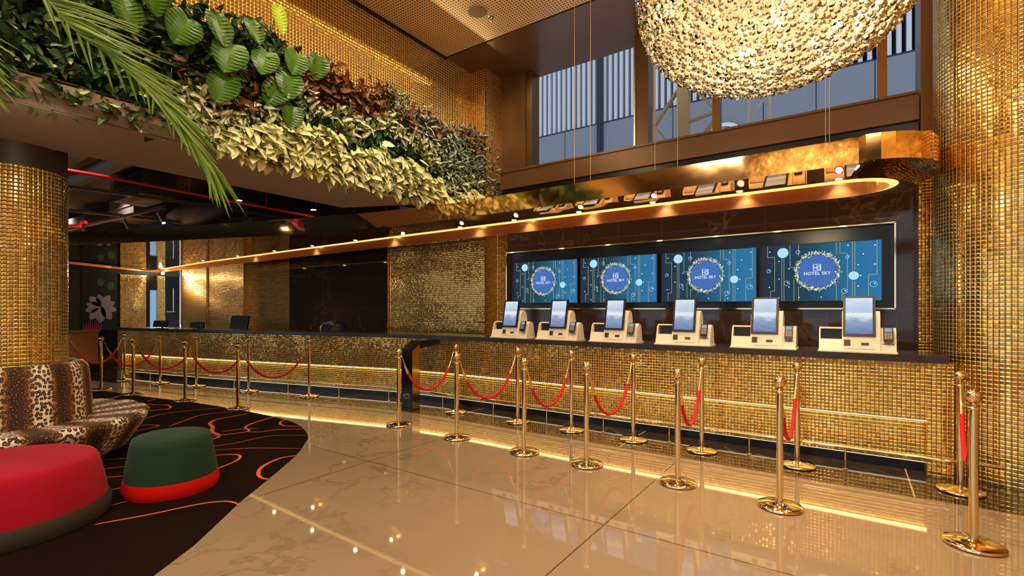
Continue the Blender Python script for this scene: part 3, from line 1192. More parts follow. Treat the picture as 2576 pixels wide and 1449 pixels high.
disc(b, CX, CZ, 0.200, yy - 0.001, 40, 3)
for i in range(-11, 12):
    for j in range(-11, 12):
        x, z = i * 0.0155, j * 0.0155
        if x * x + z * z < 0.188 ** 2:
            b.quad([(CX + x - .0016, yy - .0015, CZ + z - .0016), (CX + x + .0016, yy - .0015, CZ + z - .0016), (CX + x + .0016, yy - .0015, CZ + z + .0016), (CX + x - .0016, yy - .0015, CZ + z + .0016)], 2)
rnd = random.Random(4)
for k in range(380):
    a = rnd.uniform(0, 2 * PI)
    r = 0.222 + rnd.gauss(0, 0.013)
    disc(b, CX + r * math.cos(a), CZ + r * math.sin(a), rnd.uniform(0.003, 0.0085), yy - 0.002 - k * 1e-6, 7, rnd.choice((4, 4, 5, 5, 0)))
for q in range(4):
    ring = [(CX + (0.219 + 0.012 * math.sin(5 * t + q)) * math.cos(t), CZ + (0.219 + 0.012 * math.cos(4 * t + q * 2)) * math.sin(t)) for t in [2 * PI * k / 60 for k in range(61)]]
    flat_line(b, ring, 0.003, yy - 0.0018, 5)
flat_line(b, [(CX - .038, CZ + .005), (CX + .038, CZ + .005), (CX + .038, CZ + .080), (CX - .038, CZ + .080), (CX - .038, CZ + .005)], 0.005, yy - 0.002, 0)
b.build('picture_graphics', [S_WHITE, S_GOLD2, S_PALE, S_MID, S_GOLD, S_GOLD2], disp)


def text(body, size, loc, m, parent, rot=(PI / 2, 0, 0), name='lettering', ext=0.0, xs=1.0):
    cu = bpy.data.curves.new(name, 'FONT')
    cu.body = body
    cu.size = size
    cu.align_x = 'CENTER'
    cu.extrude = ext
    cu.space_character = 1.05
    cu.offset = size * 0.012
    cu.materials.append(m)
    o = bpy.data.objects.new(name, cu)
    col.objects.link(o)
    o.location = loc
    o.rotation_euler = rot
    o.scale = (xs, 1, 1)
    me = bpy.data.meshes.new_from_object(o.evaluated_get(bpy.context.evaluated_depsgraph_get()))
    bpy.data.objects.remove(o)
    me.materials.clear()
    me.materials.append(m)
    o = bpy.data.objects.new(name, me)
    col.objects.link(o)
    o.location = loc
    o.rotation_euler = rot
    o.scale = (xs, 1, 1)
    o.parent = parent
    return o


text('HS', 0.075, (CX, yy - 0.0035, CZ + 0.016), S_WHITE, disp)
text('HOTEL SKY', 0.052, (CX, yy - 0.0035, CZ - 0.045), S_WHITE, disp)
SX = [-4.79, -3.515, -2.22, -0.925]
labs = ['wall screen nearest the wide gold pier, first of the row', 'second wall screen from the gold pier, behind the third kiosk',
        'third wall screen from the gold pier, behind the fourth kiosk', 'wall screen nearest the round gold column, last of the row']
for i, x in enumerate(SX):
    s_ = scr if i == 0 else copy_tree(scr)
    s_.location = (x, 7.0, 1.60)
    tag(s_, labs[i], 'screen', 'blue wall screens in the brass edged recess')

# ================================================================ KIOSKS
m, n, l, bs = mat('kiosk_picture')
n.remove(bs)
uvn = n.new('ShaderNodeUVMap')
spn = n.new('ShaderNodeSeparateXYZ')
l.new(uvn.outputs[0], spn.inputs[0])
tt = n.new('ShaderNodeTexNoise')
tt.inputs['Scale'].default_value = 3.0
tt.inputs['Detail'].default_value = 6
mp = n.new('ShaderNodeMapping')
mp.inputs['Scale'].default_value = (0.7, 3.0, 1)
l.new(uvn.outputs[0], mp.inputs[0])
l.new(mp.outputs[0], tt.inputs['Vector'])
av = math_node(n, l, 'ADD', spn.outputs[1], math_node(n, l, 'MULTIPLY', math_node(n, l, 'SUBTRACT', tt.outputs['Fac'], 0.5), 0.45))
cr = n.new('ShaderNodeValToRGB')
for p_, c_ in ((0.0, (.16, .23, .42)), (0.35, (.30, .38, .58)), (0.5, (.72, .78, .86)), (0.62, (.50, .58, .74)), (0.85, (.62, .70, .84)), (1.0, (.70, .77, .90))):
    if p_ in (0.0, 1.0):
        el = cr.color_ramp.elements[0 if p_ == 0 else -1]
    else:
        el = cr.color_ramp.elements.new(p_)
    el.position = p_
    el.color = (*c_, 1)
l.new(av, cr.inputs[0])
em_ = n.new('ShaderNodeEmission')
em_.inputs['Strength'].default_value = 0.95
l.new(cr.outputs[0], em_.inputs['Color'])
l.new(em_.outputs[0], n['Material Output'].inputs['Surface'])
KPIC = m

kx = empty('checkin_kiosk')


def arch(y0, y1, h, lean=0.22, nseg=8):
    """side profile: front foot, leaning front, rounded crown, rear"""
    ft = (y0 + (y1 - y0) * lean, h * 0.70)
    bk = (y1 - (y1 - y0) * 0.16, h * 0.70)
    cx_ = (ft[0] + bk[0]) / 2
    rr = (bk[0] - ft[0]) / 2
    pts = [(y0, 0.012), ft]
    for k in range(1, nseg):
        a = PI - PI * k / nseg
        pts.append((cx_ + rr * math.cos(a), h * 0.70 + h * 0.30 * math.sin(a)))
    pts += [bk, (y1, 0.012)]
    return pts


b = MB()
b.profile_x(list(reversed(arch(0.0, 0.27, 0.395))), 0.19, 0.49)
b.build('body', BEIGE, kx, 30)
b = MB()
pf = list(reversed(arch(0.012, 0.25, 0.235)))
b.profile_x(pf, 0.0, 0.012)
b.profile_x([(0.25, 0.012), (0.20, 0.118), (0.046, 0.118), (0.012, 0.012)], 0.012, 0.192)
b.profile_x([(0.25, 0.012), (0.215, 0.2), (0.205, 0.2), (0.235, 0.012)], 0.012, 0.192)
ap = arch(0.012, 0.25, 0.235)
for k in range(4, len(ap) - 2):
    (ya, za), (yb, zb) = ap[k], ap[k + 1]
    b.quad([(0.012, ya, za), (0.192, ya, za), (0.192, yb, zb), (0.012, yb, zb)])
    b.quad([(0.012, ya + .002, za - .009), (0.012, yb + .002, zb - .009), (0.192, yb + .002, zb - .009), (0.192, ya + .002, za - .009)])
b.quad([(0.012, ap[4][0], ap[4][1]), (0.192, ap[4][0], ap[4][1]), (0.192, ap[4][0] - .001, ap[4][1] - .010), (0.012, ap[4][0] - .001, ap[4][1] - .010)])
pb = b.build('printer_bay', BEIGE, kx)
b = MB()
b.box(0.014, 0.125, 0.120, 0.19, 0.20, 0.205)
b.build('printer', BLACKP, pb)
b = MB()
b.profile_x(list(reversed(arch(0.02, 0.25, 0.235))), 0.488, 0.61)
rb_ = b.build('payment_bay', BEIGE, kx, 30)
b = MB()
b.obox((0.548, 0.035, 0.086), (1, 0, 0), (0, .3, .95), (0, -.95, .3), 0.045, 0.002, 0.003)
b.build('receipt_slot', BEIGE2, rb_)
b = MB()
b.box(-0.008, -0.008, 0.0, 0.618, 0.28, 0.012)
b.build('base_plate', BEIGE, kx)
# touch screen, leaning back
ang = math.radians(12)
ay = (0, math.sin(ang), math.cos(ang))
az = (0, -math.cos(ang), math.sin(ang))
b = MB()
b.obox((0.325, 0.060, 0.345), (1, 0, 0), ay, az, 0.128, 0.195, 0.014)
ts = b.build('touch_screen', BLACKP, kx)
c0 = Vector((0.325, 0.060, 0.345)) + Vector(az) * 0.0152
A, U = Vector((1, 0, 0)), Vector(ay)
b = MB()
b.quad([c0 - A * .106 - U * .175, c0 + A * .106 - U * .175, c0 + A * .106 + U * .175, c0 - A * .106 + U * .175], 0, [(0, 0), (1, 0), (1, 1), (0, 1)])
dsp = b.build('display', KPIC, ts)
b = MB()
c1 = c0 + Vector(az) * .001
b.quad([c1 - A * .104 - U * .005, c1 + A * .104 - U * .005, c1 + A * .104 + U * .030, c1 - A * .104 + U * .030])
b.build('welcome_band', emit('kiosk_band', (0.82, 0.88, 0.93), 0.9), ts)
# scanner window and slot on the front
fl = Vector((0, 0.27 * .22, 0.395 * .70 - .012)).normalized()
fn = Vector((0, -fl.z, fl.y))


def front_pt(x, z):
    t = (z - 0.012) / (0.395 * .70 - .012)
    return Vector((x, 0.27 * .22 * t, z)) + fn * 0.001


def frect(mb, x, z, hw, hh, th=0.002):
    mb.obox(front_pt(x, z), (1, 0, 0), fl, fn, hw, hh, th)


b = MB()
frect(b, 0.232, 0.088, 0.026, 0.030)
b.build('scanner_window', BEIGE2, kx)
b = MB()
frect(b, 0.372, 0.080, 0.030, 0.013)
b.build('card_slot', BEIGE2, kx)
b = MB()
frect(b, 0.34, 0.032, 0.11, 0.0012, 0.0012)
b.build('seam', BEIGE2, kx)
# card terminal
b = MB()
tc = Vector((0.548, 0.03, 0.175))
tl_ = math.radians(24)
tu = Vector((0, math.sin(tl_), math.cos(tl_)))
tn = Vector((0, -math.cos(tl_), math.sin(tl_)))
b.obox(tc, (1, 0, 0), tu, tn, 0.037, 0.068, 0.014)
b.obox(tc - tu * 0.07, (1, 0, 0), tu, tn, 0.03, 0.01, 0.012)
ct = b.build('card_terminal', BLACKP, kx)
b = MB()
b.obox(tc + tu * 0.040 + tn * 0.0145, (1, 0, 0), tu, tn, 0.028, 0.020, 0.001)
b.build('terminal_screen', emit('terminal_screen', (0.35, 0.45, 0.6), 0.8), ct)
b = MB()
for i in range(3):
    for j in range(4):
        b.obox(tc + A * ((i - 1) * 0.020) + tu * (0.006 - j * 0.016) + tn * 0.015, (1, 0, 0), tu, tn, 0.008, 0.0055, 0.0015)
b.build('keypad', plain('grey_keys', (0.35, 0.30, 0.28), 0.5), ct)

KX = [(-4.33, 'check-in kiosk nearest the wide gold pier, first of the row'),
      (-3.55, 'second check-in kiosk from the gold pier, below the first wall screen'),
      (-2.75, 'third check-in kiosk from the gold pier, between the second and fourth kiosks'),
      (-1.90, 'fourth check-in kiosk from the gold pier, below the third wall screen'),
      (-1.07, 'fifth check-in kiosk, next to the one with glitter reflected in its screen'),
      (-0.26, 'check-in kiosk nearest the round gold column, chandelier glitter in its screen')]
for i, (x, lb) in enumerate(KX):
    k_ = kx if i == 0 else copy_tree(kx)
    k_.location = (x, 5.72, 1.085)
    tag(k_, lb, 'kiosk', 'beige check-in kiosks on the counter')


# ================================================================ STANCHIONS AND ROPES
st = empty('rope_stanchion')
b = MB()
b.lathe([(0.150, 0.002), (0.158, 0.008), (0.158, 0.016), (0.150, 0.024), (0.09, 0.032), (0.035, 0.040), (0.028, 0.046)], seg=48)
b.build('base', BRASS, st, 50)
b = MB()
b.lathe([(0.0245, 0.046), (0.0245, 0.868)], seg=24, capb=False)
b.build('pole', BRASS, st, True)
b = MB()
b.lathe([(0.027, 0.860), (0.029, 0.868), (0.027, 0.878), (0.018, 0.884), (0.018, 0.890), (0.026, 0.896), (0.026, 0.902), (0.016, 0.908)], seg=24)
cl_ = b.build('collar', BRASS, st, 50)
for q in range(4):
    a = q * PI / 2
    b = MB()
    b.tube([(0.02 * math.cos(a), 0.02 * math.sin(a), 0.876), (0.045 * math.cos(a), 0.045 * math.sin(a), 0.880), (0.052 * math.cos(a), 0.052 * math.sin(a), 0.888), (0.045 * math.cos(a), 0.045 * math.sin(a), 0.896), (0.022 * math.cos(a), 0.022 * math.sin(a), 0.899)], 0.003, 6)
    b.build('hook_ring', BRASS, cl_, True)
b = MB()
b.sphere((0, 0, 0.950), 0.044, 24, 16)
b.build('ball_finial', BRASS, st, True)

FR = [(0.64, 4.22), (-0.44, 4.20), (-1.22, 4.27), (-2.09, 4.29), (-2.80, 4.28), (-3.76, 4.32), (-4.79, 4.37)]
BK = [(0.74, 5.40), (-0.42, 5.40), (-1.29, 5.39), (-2.04, 5.39), (-2.83, 5.39), (-3.62, 5.38), (-4.70, 5.38)]
FL = [(-7.58, 3.73), (-8.94, 3.56), (-10.36, 3.31), (-11.41, 3.15), (-12.6, 2.95)]
BL = [(-7.61, 4.93), (-8.96, 4.60), (-10.38, 4.33), (-11.42, 4.10), (-12.55, 3.86)]
ordn = ['first', 'second', 'third', 'fourth', 'fifth', 'sixth', 'seventh']


def put_st(x, y, label, group, first=[True]):
    o = st if first[0] else copy_tree(st)
    first[0] = False
    o.location = (x, y, 0.0015 if y > 5.05 else 0.0)
    tag(o, label, 'stanchion', group)


for i, (x, y) in enumerate(FR):
    put_st(x, y, f'brass rope stanchion on the cream floor, {ordn[i]} of the outer row from the round column', 'outer stanchions before the kiosks')
for i, (x, y) in enumerate(BK):
    put_st(x, y, f'brass rope stanchion close to the counter, {ordn[i]} of the inner row from the round column', 'inner stanchions before the kiosks')
for i, (x, y) in enumerate(FL):
    put_st(x, y, f'slim brass stanchion by the carpet edge, {ordn[i]} from the middle gap going into the lobby', 'stanchions along the carpet edge')
for i, (x, y) in enumerate(BL):
    put_st(x, y, f'slim brass stanchion by the reception counter, {ordn[i]} from the middle gap going into the lobby', 'stanchions along the reception counter')


def rope(a, c, label, group):
    a, c = Vector((a[0], a[1], 0.885)), Vector((c[0], c[1], 0.885))
    d = (c - a).normalized()
    a2, c2 = a + d * 0.05, c - d * 0.05
    L = (c2 - a2).length
    low = 0.40
    kk = 2.2
    pts = []
    for i in range(29):
        t = i / 28
        s_ = 2 * t - 1
        z = low + (0.885 - low) * (math.cosh(kk * s_) - 1) / (math.cosh(kk) - 1)
        pts.append(a2.lerp(c2, t) + Vector((0, 0, z - 0.885)))
    o = empty('velvet_rope', (a + c) / 2 - Vector((0, 0, 0.885)))
    off = -o.location
    b = MB()
    b.tube([p + off for p in pts[3:-3]], 0.0165, 10)
    b.build('rope', ROPE, o, True)
    for side in (pts[:4], list(reversed(pts))[:4]):
        b = MB()
        q = [p + off for p in side]
        b.tube(q, [0.004, 0.008, 0.015, 0.0195], 10)
        b.build('end_hook', BRASS, o, True)
    tag(o, label, 'rope', group)


for i in range(7):
    rope(FR[i], BK[i], f'red velvet rope crossing toward the counter, {ordn[i]} lane rope from the round column', 'red ropes before the kiosks')
for i in range(5):
    rope(FL[i], BL[i], f'red velvet rope in the lobby queue, {ordn[i]} rope from the middle gap', 'red ropes before the reception counter')

# ================================================================ ROUND COLUMNS
b = MB()
b.lathe([(0.60, 0.002), (0.60, CEIL - 0.002)], (1.26, 6.26, 0), 96, capt=False)
tag(b.build('mosaic_column', GOLD_COL, None, True), 'large round gold mosaic column at the end of the counter', 'column', kind='thing')
b = MB()
b.box(0.60, 6.80, 0, 1.0, 7.09, 3.4)
struct(b.build('wall_back', GOLD_DARK), 'mosaic return behind the round column')
lc = empty('mosaic_column', (-6.75, 1.16, 0))
tag(lc, 'slim round gold mosaic column rising out of the leopard banquette', 'column', kind='thing')
b = MB()
b.lathe([(0.42, 0.002), (0.42, 2.83)], (0, 0, 0), 72)
b.build('shaft', GOLD_COL, lc, True)
b = MB()
b.lathe([(0.415, 2.83), (0.415, 4.045)], (0, 0, 0), 48)
b.build('collar', plain('dark_brown_collar', (0.03, 0.015, 0.01), 0.5), lc, True)

# ================================================================ CARPET
cp = [(-3.0, 0.2), (-3.22, 1.12), (-3.89, 1.92), (-4.07, 2.15), (-4.64, 2.84), (-4.99, 3.17), (-5.2, 3.35), (-5.48, 3.50), (-5.8, 3.62), (-6.19, 3.70), (-7.02, 3.71), (-8.51, 3.58), (-9.73, 3.36), (-11.14, 3.14), (-13.0, 2.95), (-16.5, 2.6), (-16.5, -3), (-4.2, -3), (-3.4, -1.2)]
cpo = []
# smooth the visible curve a little with Catmull-Rom
for i in range(len(cp)):
    p0, p1, p2, p3 = [Vector(cp[(i + k) % len(cp)]) for k in (-1, 0, 1, 2)]
    for t in (0, 0.33, 0.66):
        q = 0.5 * ((2 * p1) + (-p0 + p2) * t + (2 * p0 - 5 * p1 + 4 * p2 - p3) * t * t + (-p0 + 3 * p1 - 3 * p2 + p3) * t ** 3)
        cpo.append((q.x, q.y))
b = MB()
b.quad([(x, y, 0.005) for x, y in reversed(cpo)])
b.prism(list(reversed(cpo)), 0.0, 0.005, top=False, bot=False)


def cat(pts, n=8):
    out = []
    for i in range(len(pts) - 1):
        p0, p1, p2, p3 = [Vector(pts[min(max(i + k, 0), len(pts) - 1)]) for k in (-1, 0, 1, 2)]
        for k in range(n):
            t = k / n
            out.append(0.5 * ((2 * p1) + (-p0 + p2) * t + (2 * p0 - 5 * p1 + 4 * p2 - p3) * t * t + (-p0 + 3 * p1 - 3 * p2 + p3) * t ** 3))
    out.append(Vector(pts[-1]))
    return out


# coral lines woven into the pile (floor points measured on the carpet)
RB = [([(330, 1061), (357, 1054), (425, 1039), (525, 1028), (575, 1026)], .02),
      ([(330, 1012), (385, 1018), (422, 1019), (428, 1026), (405, 1031), (340, 1034)], .035),
      ([(370, 1010), (392, 1003)], .03), ([(280, 1003), (300, 996), (330, 990)], .03),
      ([(425, 1073), (462, 1059), (512, 1043), (600, 1034)], .022),
      ([(622, 1041), (550, 1054), (528, 1064), (535, 1074), (534, 1086), (550, 1094), (547, 1100), (510, 1112)], .045),
      ([(330, 1070), (400, 1070), (352, 1082), (330, 1085)], .02),
      ([(760, 1056), (719, 1056), (704, 1064), (716, 1071), (755, 1073)], .03),
      ([(500, 1100), (620, 1086), (617, 1074), (644, 1062), (689, 1049), (715, 1047)], .035),
      ([(620, 1086), (660, 1086), (694, 1081), (762, 1079)], .025),
      ([(526, 1124), (588, 1115), (644, 1103), (694, 1095), (769, 1095)], .016),
      ([(528, 1133), (590, 1129), (644, 1127), (755, 1128)], .014),
      ([(531, 1146), (583, 1143), (604, 1147), (592, 1160), (536, 1183), (500, 1194)], .028),
      ([(746, 1146), (707, 1152), (664, 1171), (650, 1188), (656, 1201), (676, 1206)], .035),
      ([(230, 1184), (290, 1176), (340, 1171)], .014), ([(230, 1203), (290, 1199), (340, 1195)], .014),
      ([(230, 1243), (290, 1230), (335, 1219)], .014), ([(240, 1282), (300, 1266), (330, 1258)], .014),
      ([(230, 1160), (278, 1156), (345, 1150)], .014), ([(240, 1320), (256, 1316), (376, 1294), (501, 1268), (563, 1261), (592, 1265), (600, 1272)], .022),
      ([(300, 1118), (343, 1114)], .02), ([(560, 1086), (600, 1080), (650, 1078)], .02), ([(430, 1090), (380, 1100), (350, 1112)], .02)]
for px, w in RB:
    pts = cat([onz(a, c, 0.006)[:2] for a, c in px], 8)
    N_ = len(pts)
    L_, R_ = [], []
    for i, p in enumerate(pts):
        t = (pts[min(i + 1, N_ - 1)] - pts[max(i - 1, 0)]).normalized()
        nn = Vector((-t.y, t.x))
        prev = (pts[min(i + 2, N_ - 1)] - p)
        ww = w * (0.55 + 0.45 * math.sin(PI * i / (N_ - 1)))
        L_.append(p + nn * ww / 2)
        R_.append(p - nn * ww / 2)
    for i in range(N_ - 1):
        b.quad([(L_[i].x, L_[i].y, 0.0062), (R_[i].x, R_[i].y, 0.0062), (R_[i + 1].x, R_[i + 1].y, 0.0062), (L_[i + 1].x, L_[i + 1].y, 0.0062)], 1)
tag(b.build('lounge_carpet', [CARPET, RIBBON]), 'black carpet with coral contour lines and a curved edge', 'carpet')

# ================================================================ BANQUETTE
so = empty('round_banquette', (-6.75, 1.16, 0.005), 0)
tag(so, 'round leopard print banquette wrapped around a gold column', 'sofa')
NC = 11


def ring_mesh(prof, seg, bulge, nch, phase=0.0):
    """closed (r, z) loop swept round; bulge per channel; u = 0.4 per channel"""
    mb = MB()
    n_ = len(prof)
    for k in range(seg):
        a = 2 * PI * k / seg
        f = abs(math.sin(nch * (a + phase) / 2)) ** 0.6
        for (r, z, wgt) in prof:
            rr = r + bulge * f * wgt
            zz = z + (bulge * f * 0.5 if wgt == 0.5 else 0)
            mb.v.append((rr * math.cos(a), rr * math.sin(a), zz))
    acc = [0]
    for j in range(1, n_ + 1):
        p, q = prof[j - 1], prof[j % n_]
        acc.append(acc[-1] + math.hypot(p[0] - q[0], p[1] - q[1]))
    for k in range(seg):
        k2 = (k + 1) % seg
        ua, ub = 0.4 * nch * (k + phase * seg / (2 * PI)) / seg + .2, 0.4 * nch * (k + 1 + phase * seg / (2 * PI)) / seg + .2
        for j in range(n_):
            j2 = (j + 1) % n_
            mb.face((k * n_ + j, k2 * n_ + j, k2 * n_ + j2, k * n_ + j2), 0, [(ua, acc[j]), (ub, acc[j]), (ub, acc[j + 1]), (ua, acc[j + 1])])
    return mb


prof = [(0.43, 0.30, 0), (0.60, 0.30, 1), (0.585, 0.60, 1), (0.565, 0.86, 1), (0.55, 0.925, 1), (0.52, 0.955, .5), (0.48, 0.965, 0), (0.44, 0.94, 0)]
ring_mesh(prof, 11 * 16, 0.022, 11, 0.1).build('backrest', LEO, so, 60)
prof = [(0.50, 0.02, 0), (0.84, 0.05, 1), (0.90, 0.10, 1), (1.00, 0.25, 1), (1.06, 0.345, 1), (1.07, 0.385, 1), (1.045, 0.412, .5), (0.95, 0.42, 0), (0.62, 0.405, 0), (0.50, 0.40, 0)]
ring_mesh(prof, 16 * 14, 0.03, 16, 0.0).build('seat', LEO, so, 60)
b = MB()
b.lathe([(0.76, 0.0), (0.76, 0.05)], seg=48)
b.build('base', BLACK, so)

# ================================================================ POUFS
po = empty('round_pouf', (-4.83, 0.78, 0.005))
tag(po, 'low wide crimson velvet pouf with a grey felt base', 'pouf')
b = MB()
b.lathe([(0.575, 0.13), (0.568, 0.20), (0.535, 0.36), (0.515, 0.415), (0.50, 0.430), (0.47, 0.436), (0.2, 0.437)], seg=72)
b.build('cushion', REDV, po, 50)
b = MB()
b.lathe([(0.585, 0.0), (0.60, 0.03), (0.598, 0.10), (0.58, 0.13)], seg=72)
b.build('base_band', GREYV, po, 50)
gp = empty('round_pouf', (-4.665, 1.76, 0.005))
tag(gp, 'small bottle green velvet pouf with a scarlet base band', 'pouf')
b = MB()
b.lathe([(0.325, 0.12), (0.318, 0.2), (0.285, 0.40), (0.272, 0.44), (0.25, 0.452), (0.1, 0.455)], seg=56)
b.build('cushion', GREENV, gp, 50)
b = MB()
b.lathe([(0.325, 0.0), (0.34, 0.03), (0.342, 0.07), (0.33, 0.12)], seg=56)
b.build('base_band', REDV2, gp, 50)

# ================================================================ CHANDELIER
ch = empty('crystal_chandelier', CH)
tag(ch, 'huge glowing crystal dome chandelier hanging above the queue', 'chandelier')
AR, BR = 0.76, 0.49
m, n, l, bs = mat('chandelier_glow')
n.remove(bs)
g_ = n.new('ShaderNodeTexCoord')
vv = n.new('ShaderNodeTexVoronoi')
vv.inputs['Scale'].default_value = 7.5
l.new(g_.outputs['Object'], vv.inputs['Vector'])
mr = n.new('ShaderNodeMapRange')
mr.inputs['From Min'].default_value = 0.12
mr.inputs['From Max'].default_value = 0.5
mr.inputs['To Min'].default_value = 5.5
mr.inputs['To Max'].default_value = 1.15
l.new(vv.outputs['Distance'], mr.inputs['Value'])
em_ = n.new('ShaderNodeEmission')
em_.inputs['Color'].default_value = (1.0, 0.68, 0.30, 1)
l.new(mr.outputs[0], em_.inputs['Strength'])
l.new(em_.outputs[0], n['Material Output'].inputs['Surface'])
GLOW = m
prof = []
for k in range(0, 19):
    a = -PI / 2 + (PI / 2 + 0.5) * k / 18
    prof.append((max(0.003, 0.88 * AR * math.cos(a)), 0.86 * BR * math.sin(a)))
b = MB()
b.lathe(prof, seg=48)
b.build('lamp_bowl', GLOW, ch, True)
CRY = plain('cut_crystal', (1.0, 0.93, 0.78), 0.0, trans=1.0, ior=1.55, spec=0.5)


def crystal(mb, c, r, nrm, spin, flat=1.0):
    """faceted octagonal bead"""
    nrm = Vector(nrm).normalized()
    up = Vector((0, 0, 1)) if abs(nrm.z) < 0.9 else Vector((1, 0, 0))
    sx = nrm.cross(up).normalized()
    sy = nrm.cross(sx)
    i = len(mb.v)
    S = 6
    for (rr, h) in ((0.55, 0.85), (1.0, 0.0), (0.45, -0.85)):
        for k in range(S):
            a = spin + 2 * PI * (k + (0.5 if h == 0 else 0)) / S
            mb.v.append(tuple(Vector(c) + sx * (r * rr * math.cos(a)) + sy * (r * rr * math.sin(a)) + nrm * (h * r * flat)))
    for k in range(S):
        k2 = (k + 1) % S
        mb.face((i + k, i + k2, i + S + k))
        mb.face((i + k2, i + S + k2, i + S + k))
        mb.face((i + S + k, i + S + k2, i + 2 * S + k2))
        mb.face((i + S + k, i + 2 * S + k2, i + 2 * S + k))
    mb.face([i + k for k in reversed(range(S))])
    mb.face([i + 2 * S + k for k in range(S)])


rnd = random.Random(7)
spots_ = []
nring = 34
for j in range(nring):
    a = -PI / 2 + (PI / 2 + 0.12) * (j + 0.5) / nring
    r = AR * math.cos(a)
    z = BR * math.sin(a)
    cnt = max(4, int(2 * PI * r / 0.038))
    for k in range(cnt):
        th = 2 * PI * (k + rnd.uniform(-.2, .2) + 0.5 * (j % 2)) / cnt
        jit = rnd.uniform(-0.02, 0.015)
        rr = r + jit * math.cos(a)
        p = Vector((rr * math.cos(th), rr * math.sin(th), z + jit * math.sin(a)))
        nv = Vector((p.x / AR ** 2, p.y / AR ** 2, p.z / BR ** 2)).normalized()
        spots_.append((p, nv))
cam_l = Vector((0, 0, 1.5)) - CH
spots_.sort(key=lambda q: (q[0] - cam_l).length - 0.5 * q[1].dot((cam_l - q[0]).normalized()))
b = MB()
crystal(b, (0, 0, 0), 0.021, (0, 0, 1), 0, 0.8)
cme = b.mesh('crystal', CRY)
for (p, nv) in spots_[:100]:
    o = bpy.data.objects.new('crystal', cme)
    col.objects.link(o)
    o.parent = ch
    o.location = p
    nn = (nv + Vector((rnd.uniform(-.5, .5), rnd.uniform(-.5, .5), rnd.uniform(-.5, .5)))).normalized()
    o.rotation_euler = nn.to_track_quat('Z', 'Y').to_euler()
b = MB()
for (p, nv) in spots_[100:]:
    nn = nv + Vector((rnd.uniform(-.5, .5), rnd.uniform(-.5, .5), rnd.uniform(-.5, .5)))
    crystal(b, p, rnd.uniform(0.017, 0.023), nn, rnd.uniform(0, PI), 0.8)
tag(b.build('crystals', CRY, ch), kind='stuff')
# fringe of stacked crystal bars round the upper rim
b = MB()
for k in range(150):
    th = 2 * PI * k / 150
    for q in range(7):
        zz = 0.03 + q * 0.033
        r = AR * (1.0 + 0.02 * math.sin(q * 0.6)) + 0.012
        crystal(b, (r * math.cos(th), r * math.sin(th), zz), 0.019, (0, 0, 1), th, 0.35)
tag(b.build('rim_fringe', CRY, ch), kind='stuff')
b = MB()
b.lathe([(AR - 0.03, 0.0), (AR - 0.01, 0.0), (AR - 0.01, 0.30), (AR - 0.03, 0.30)], seg=64)
b.build('rim_band', brushed('gold_rim', (0.9, 0.62, 0.25), 0.2), ch, 50)
b = MB()
b.lathe([(0.02, 0.28), (AR - 0.02, 0.28), (AR - 0.02, 0.30), (0.05, 0.40), (0.02, CEIL - CH.z - 0.005)], seg=40)
b.build('hanger', brushed('gold_hanger', (0.9, 0.62, 0.25), 0.25), ch, 50)

# ================================================================ LIVING WALL
L_CREAM = leafmat('cream_arrowhead_leaf', (0.76, 0.76, 0.40), (0.30, 0.38, 0.09), 0.40, 0.45, 0.42)
L_VARI = leafmat('variegated_leaf', (0.72, 0.72, 0.46), (0.16, 0.22, 0.06), 0.25, 0.4, 0.45)
L_GREY = leafmat('grey_green_leaf', (0.42, 0.50, 0.36), (0.08, 0.14, 0.07), 0.2, 0.4, 0.5)
L_GREEN = leafmat('dark_green_leaf', (0.035, 0.085, 0.02), (0.015, 0.045, 0.012), 0.3, 0.3, 0.3)
L_RED = leafmat('russet_leaf', (0.22, 0.07, 0.025), (0.10, 0.05, 0.02), 0.25, 0.35, 0.3)
L_PURP = leafmat('dusky_purple_leaf', (0.26, 0.17, 0.12), (0.12, 0.09, 0.06), 0.25, 0.45, 0.4)
L_MON = leafmat('monstera_leaf', (0.055, 0.150, 0.006), (0.025, 0.085, 0.005), 0.3, 0.3, 0.3)
L_LIME = leafmat('lime_leaf', (0.42, 0.62, 0.02), (0.30, 0.48, 0.02), 0.3, 0.3, 0.1)
L_PALM = leafmat('palm_leaflet', (0.16, 0.26, 0.012), (0.10, 0.19, 0.01), 0.25, 0.55, 0.1)


def leaf(mb, p, d, nrm, L, W, fold=0.25, curl=0.3, shape=0.45):
    """heart/lance shaped blade folded at the midrib"""
    p, d, nrm = Vector(p), Vector(d).normalized(), Vector(nrm)
    sx = d.cross(nrm).normalized()
    nn = sx.cross(d).normalized()
    i = len(mb.v)
    # midrib
    for t in (0, 0.5, 1.0):
        mb.v.append(tuple(p + d * (L * t) - nn * (curl * L * t * t)))
    for sgn in (-1, 1):
        for t, w in ((-0.08, 0.42), (0.14, 1.0), (0.5, 0.86), (0.8, 0.46)):
            mb.v.append(tuple(p + d * (L * t) + sx * (sgn * W * w / 2) + nn * (fold * W * w / 2 - curl * L * max(0, t) ** 2)))
    a, bm, c = i, i + 1, i + 2
    l0, l1, l2, l3 = i + 3, i + 4, i + 5, i + 6
    r0, r1, r2, r3 = i + 7, i + 8, i + 9, i + 10
    mb.face((a, bm, l1, l0), 0, [(.5, 0), (.5, .5), (0, .14), (.29, 0)])
    mb.face((bm, c, l3, l2, l1), 0, [(.5, .5), (.5, 1), (.27, .8), (.07, .5), (0, .14)])
    mb.face((a, r0, r1, bm), 0, [(.5, 0), (.71, 0), (1, .14), (.5, .5)])
    mb.face((bm, r1, r2, r3, c), 0, [(.5, .5), (1, .14), (.93, .5), (.73, .8), (.5, 1)])


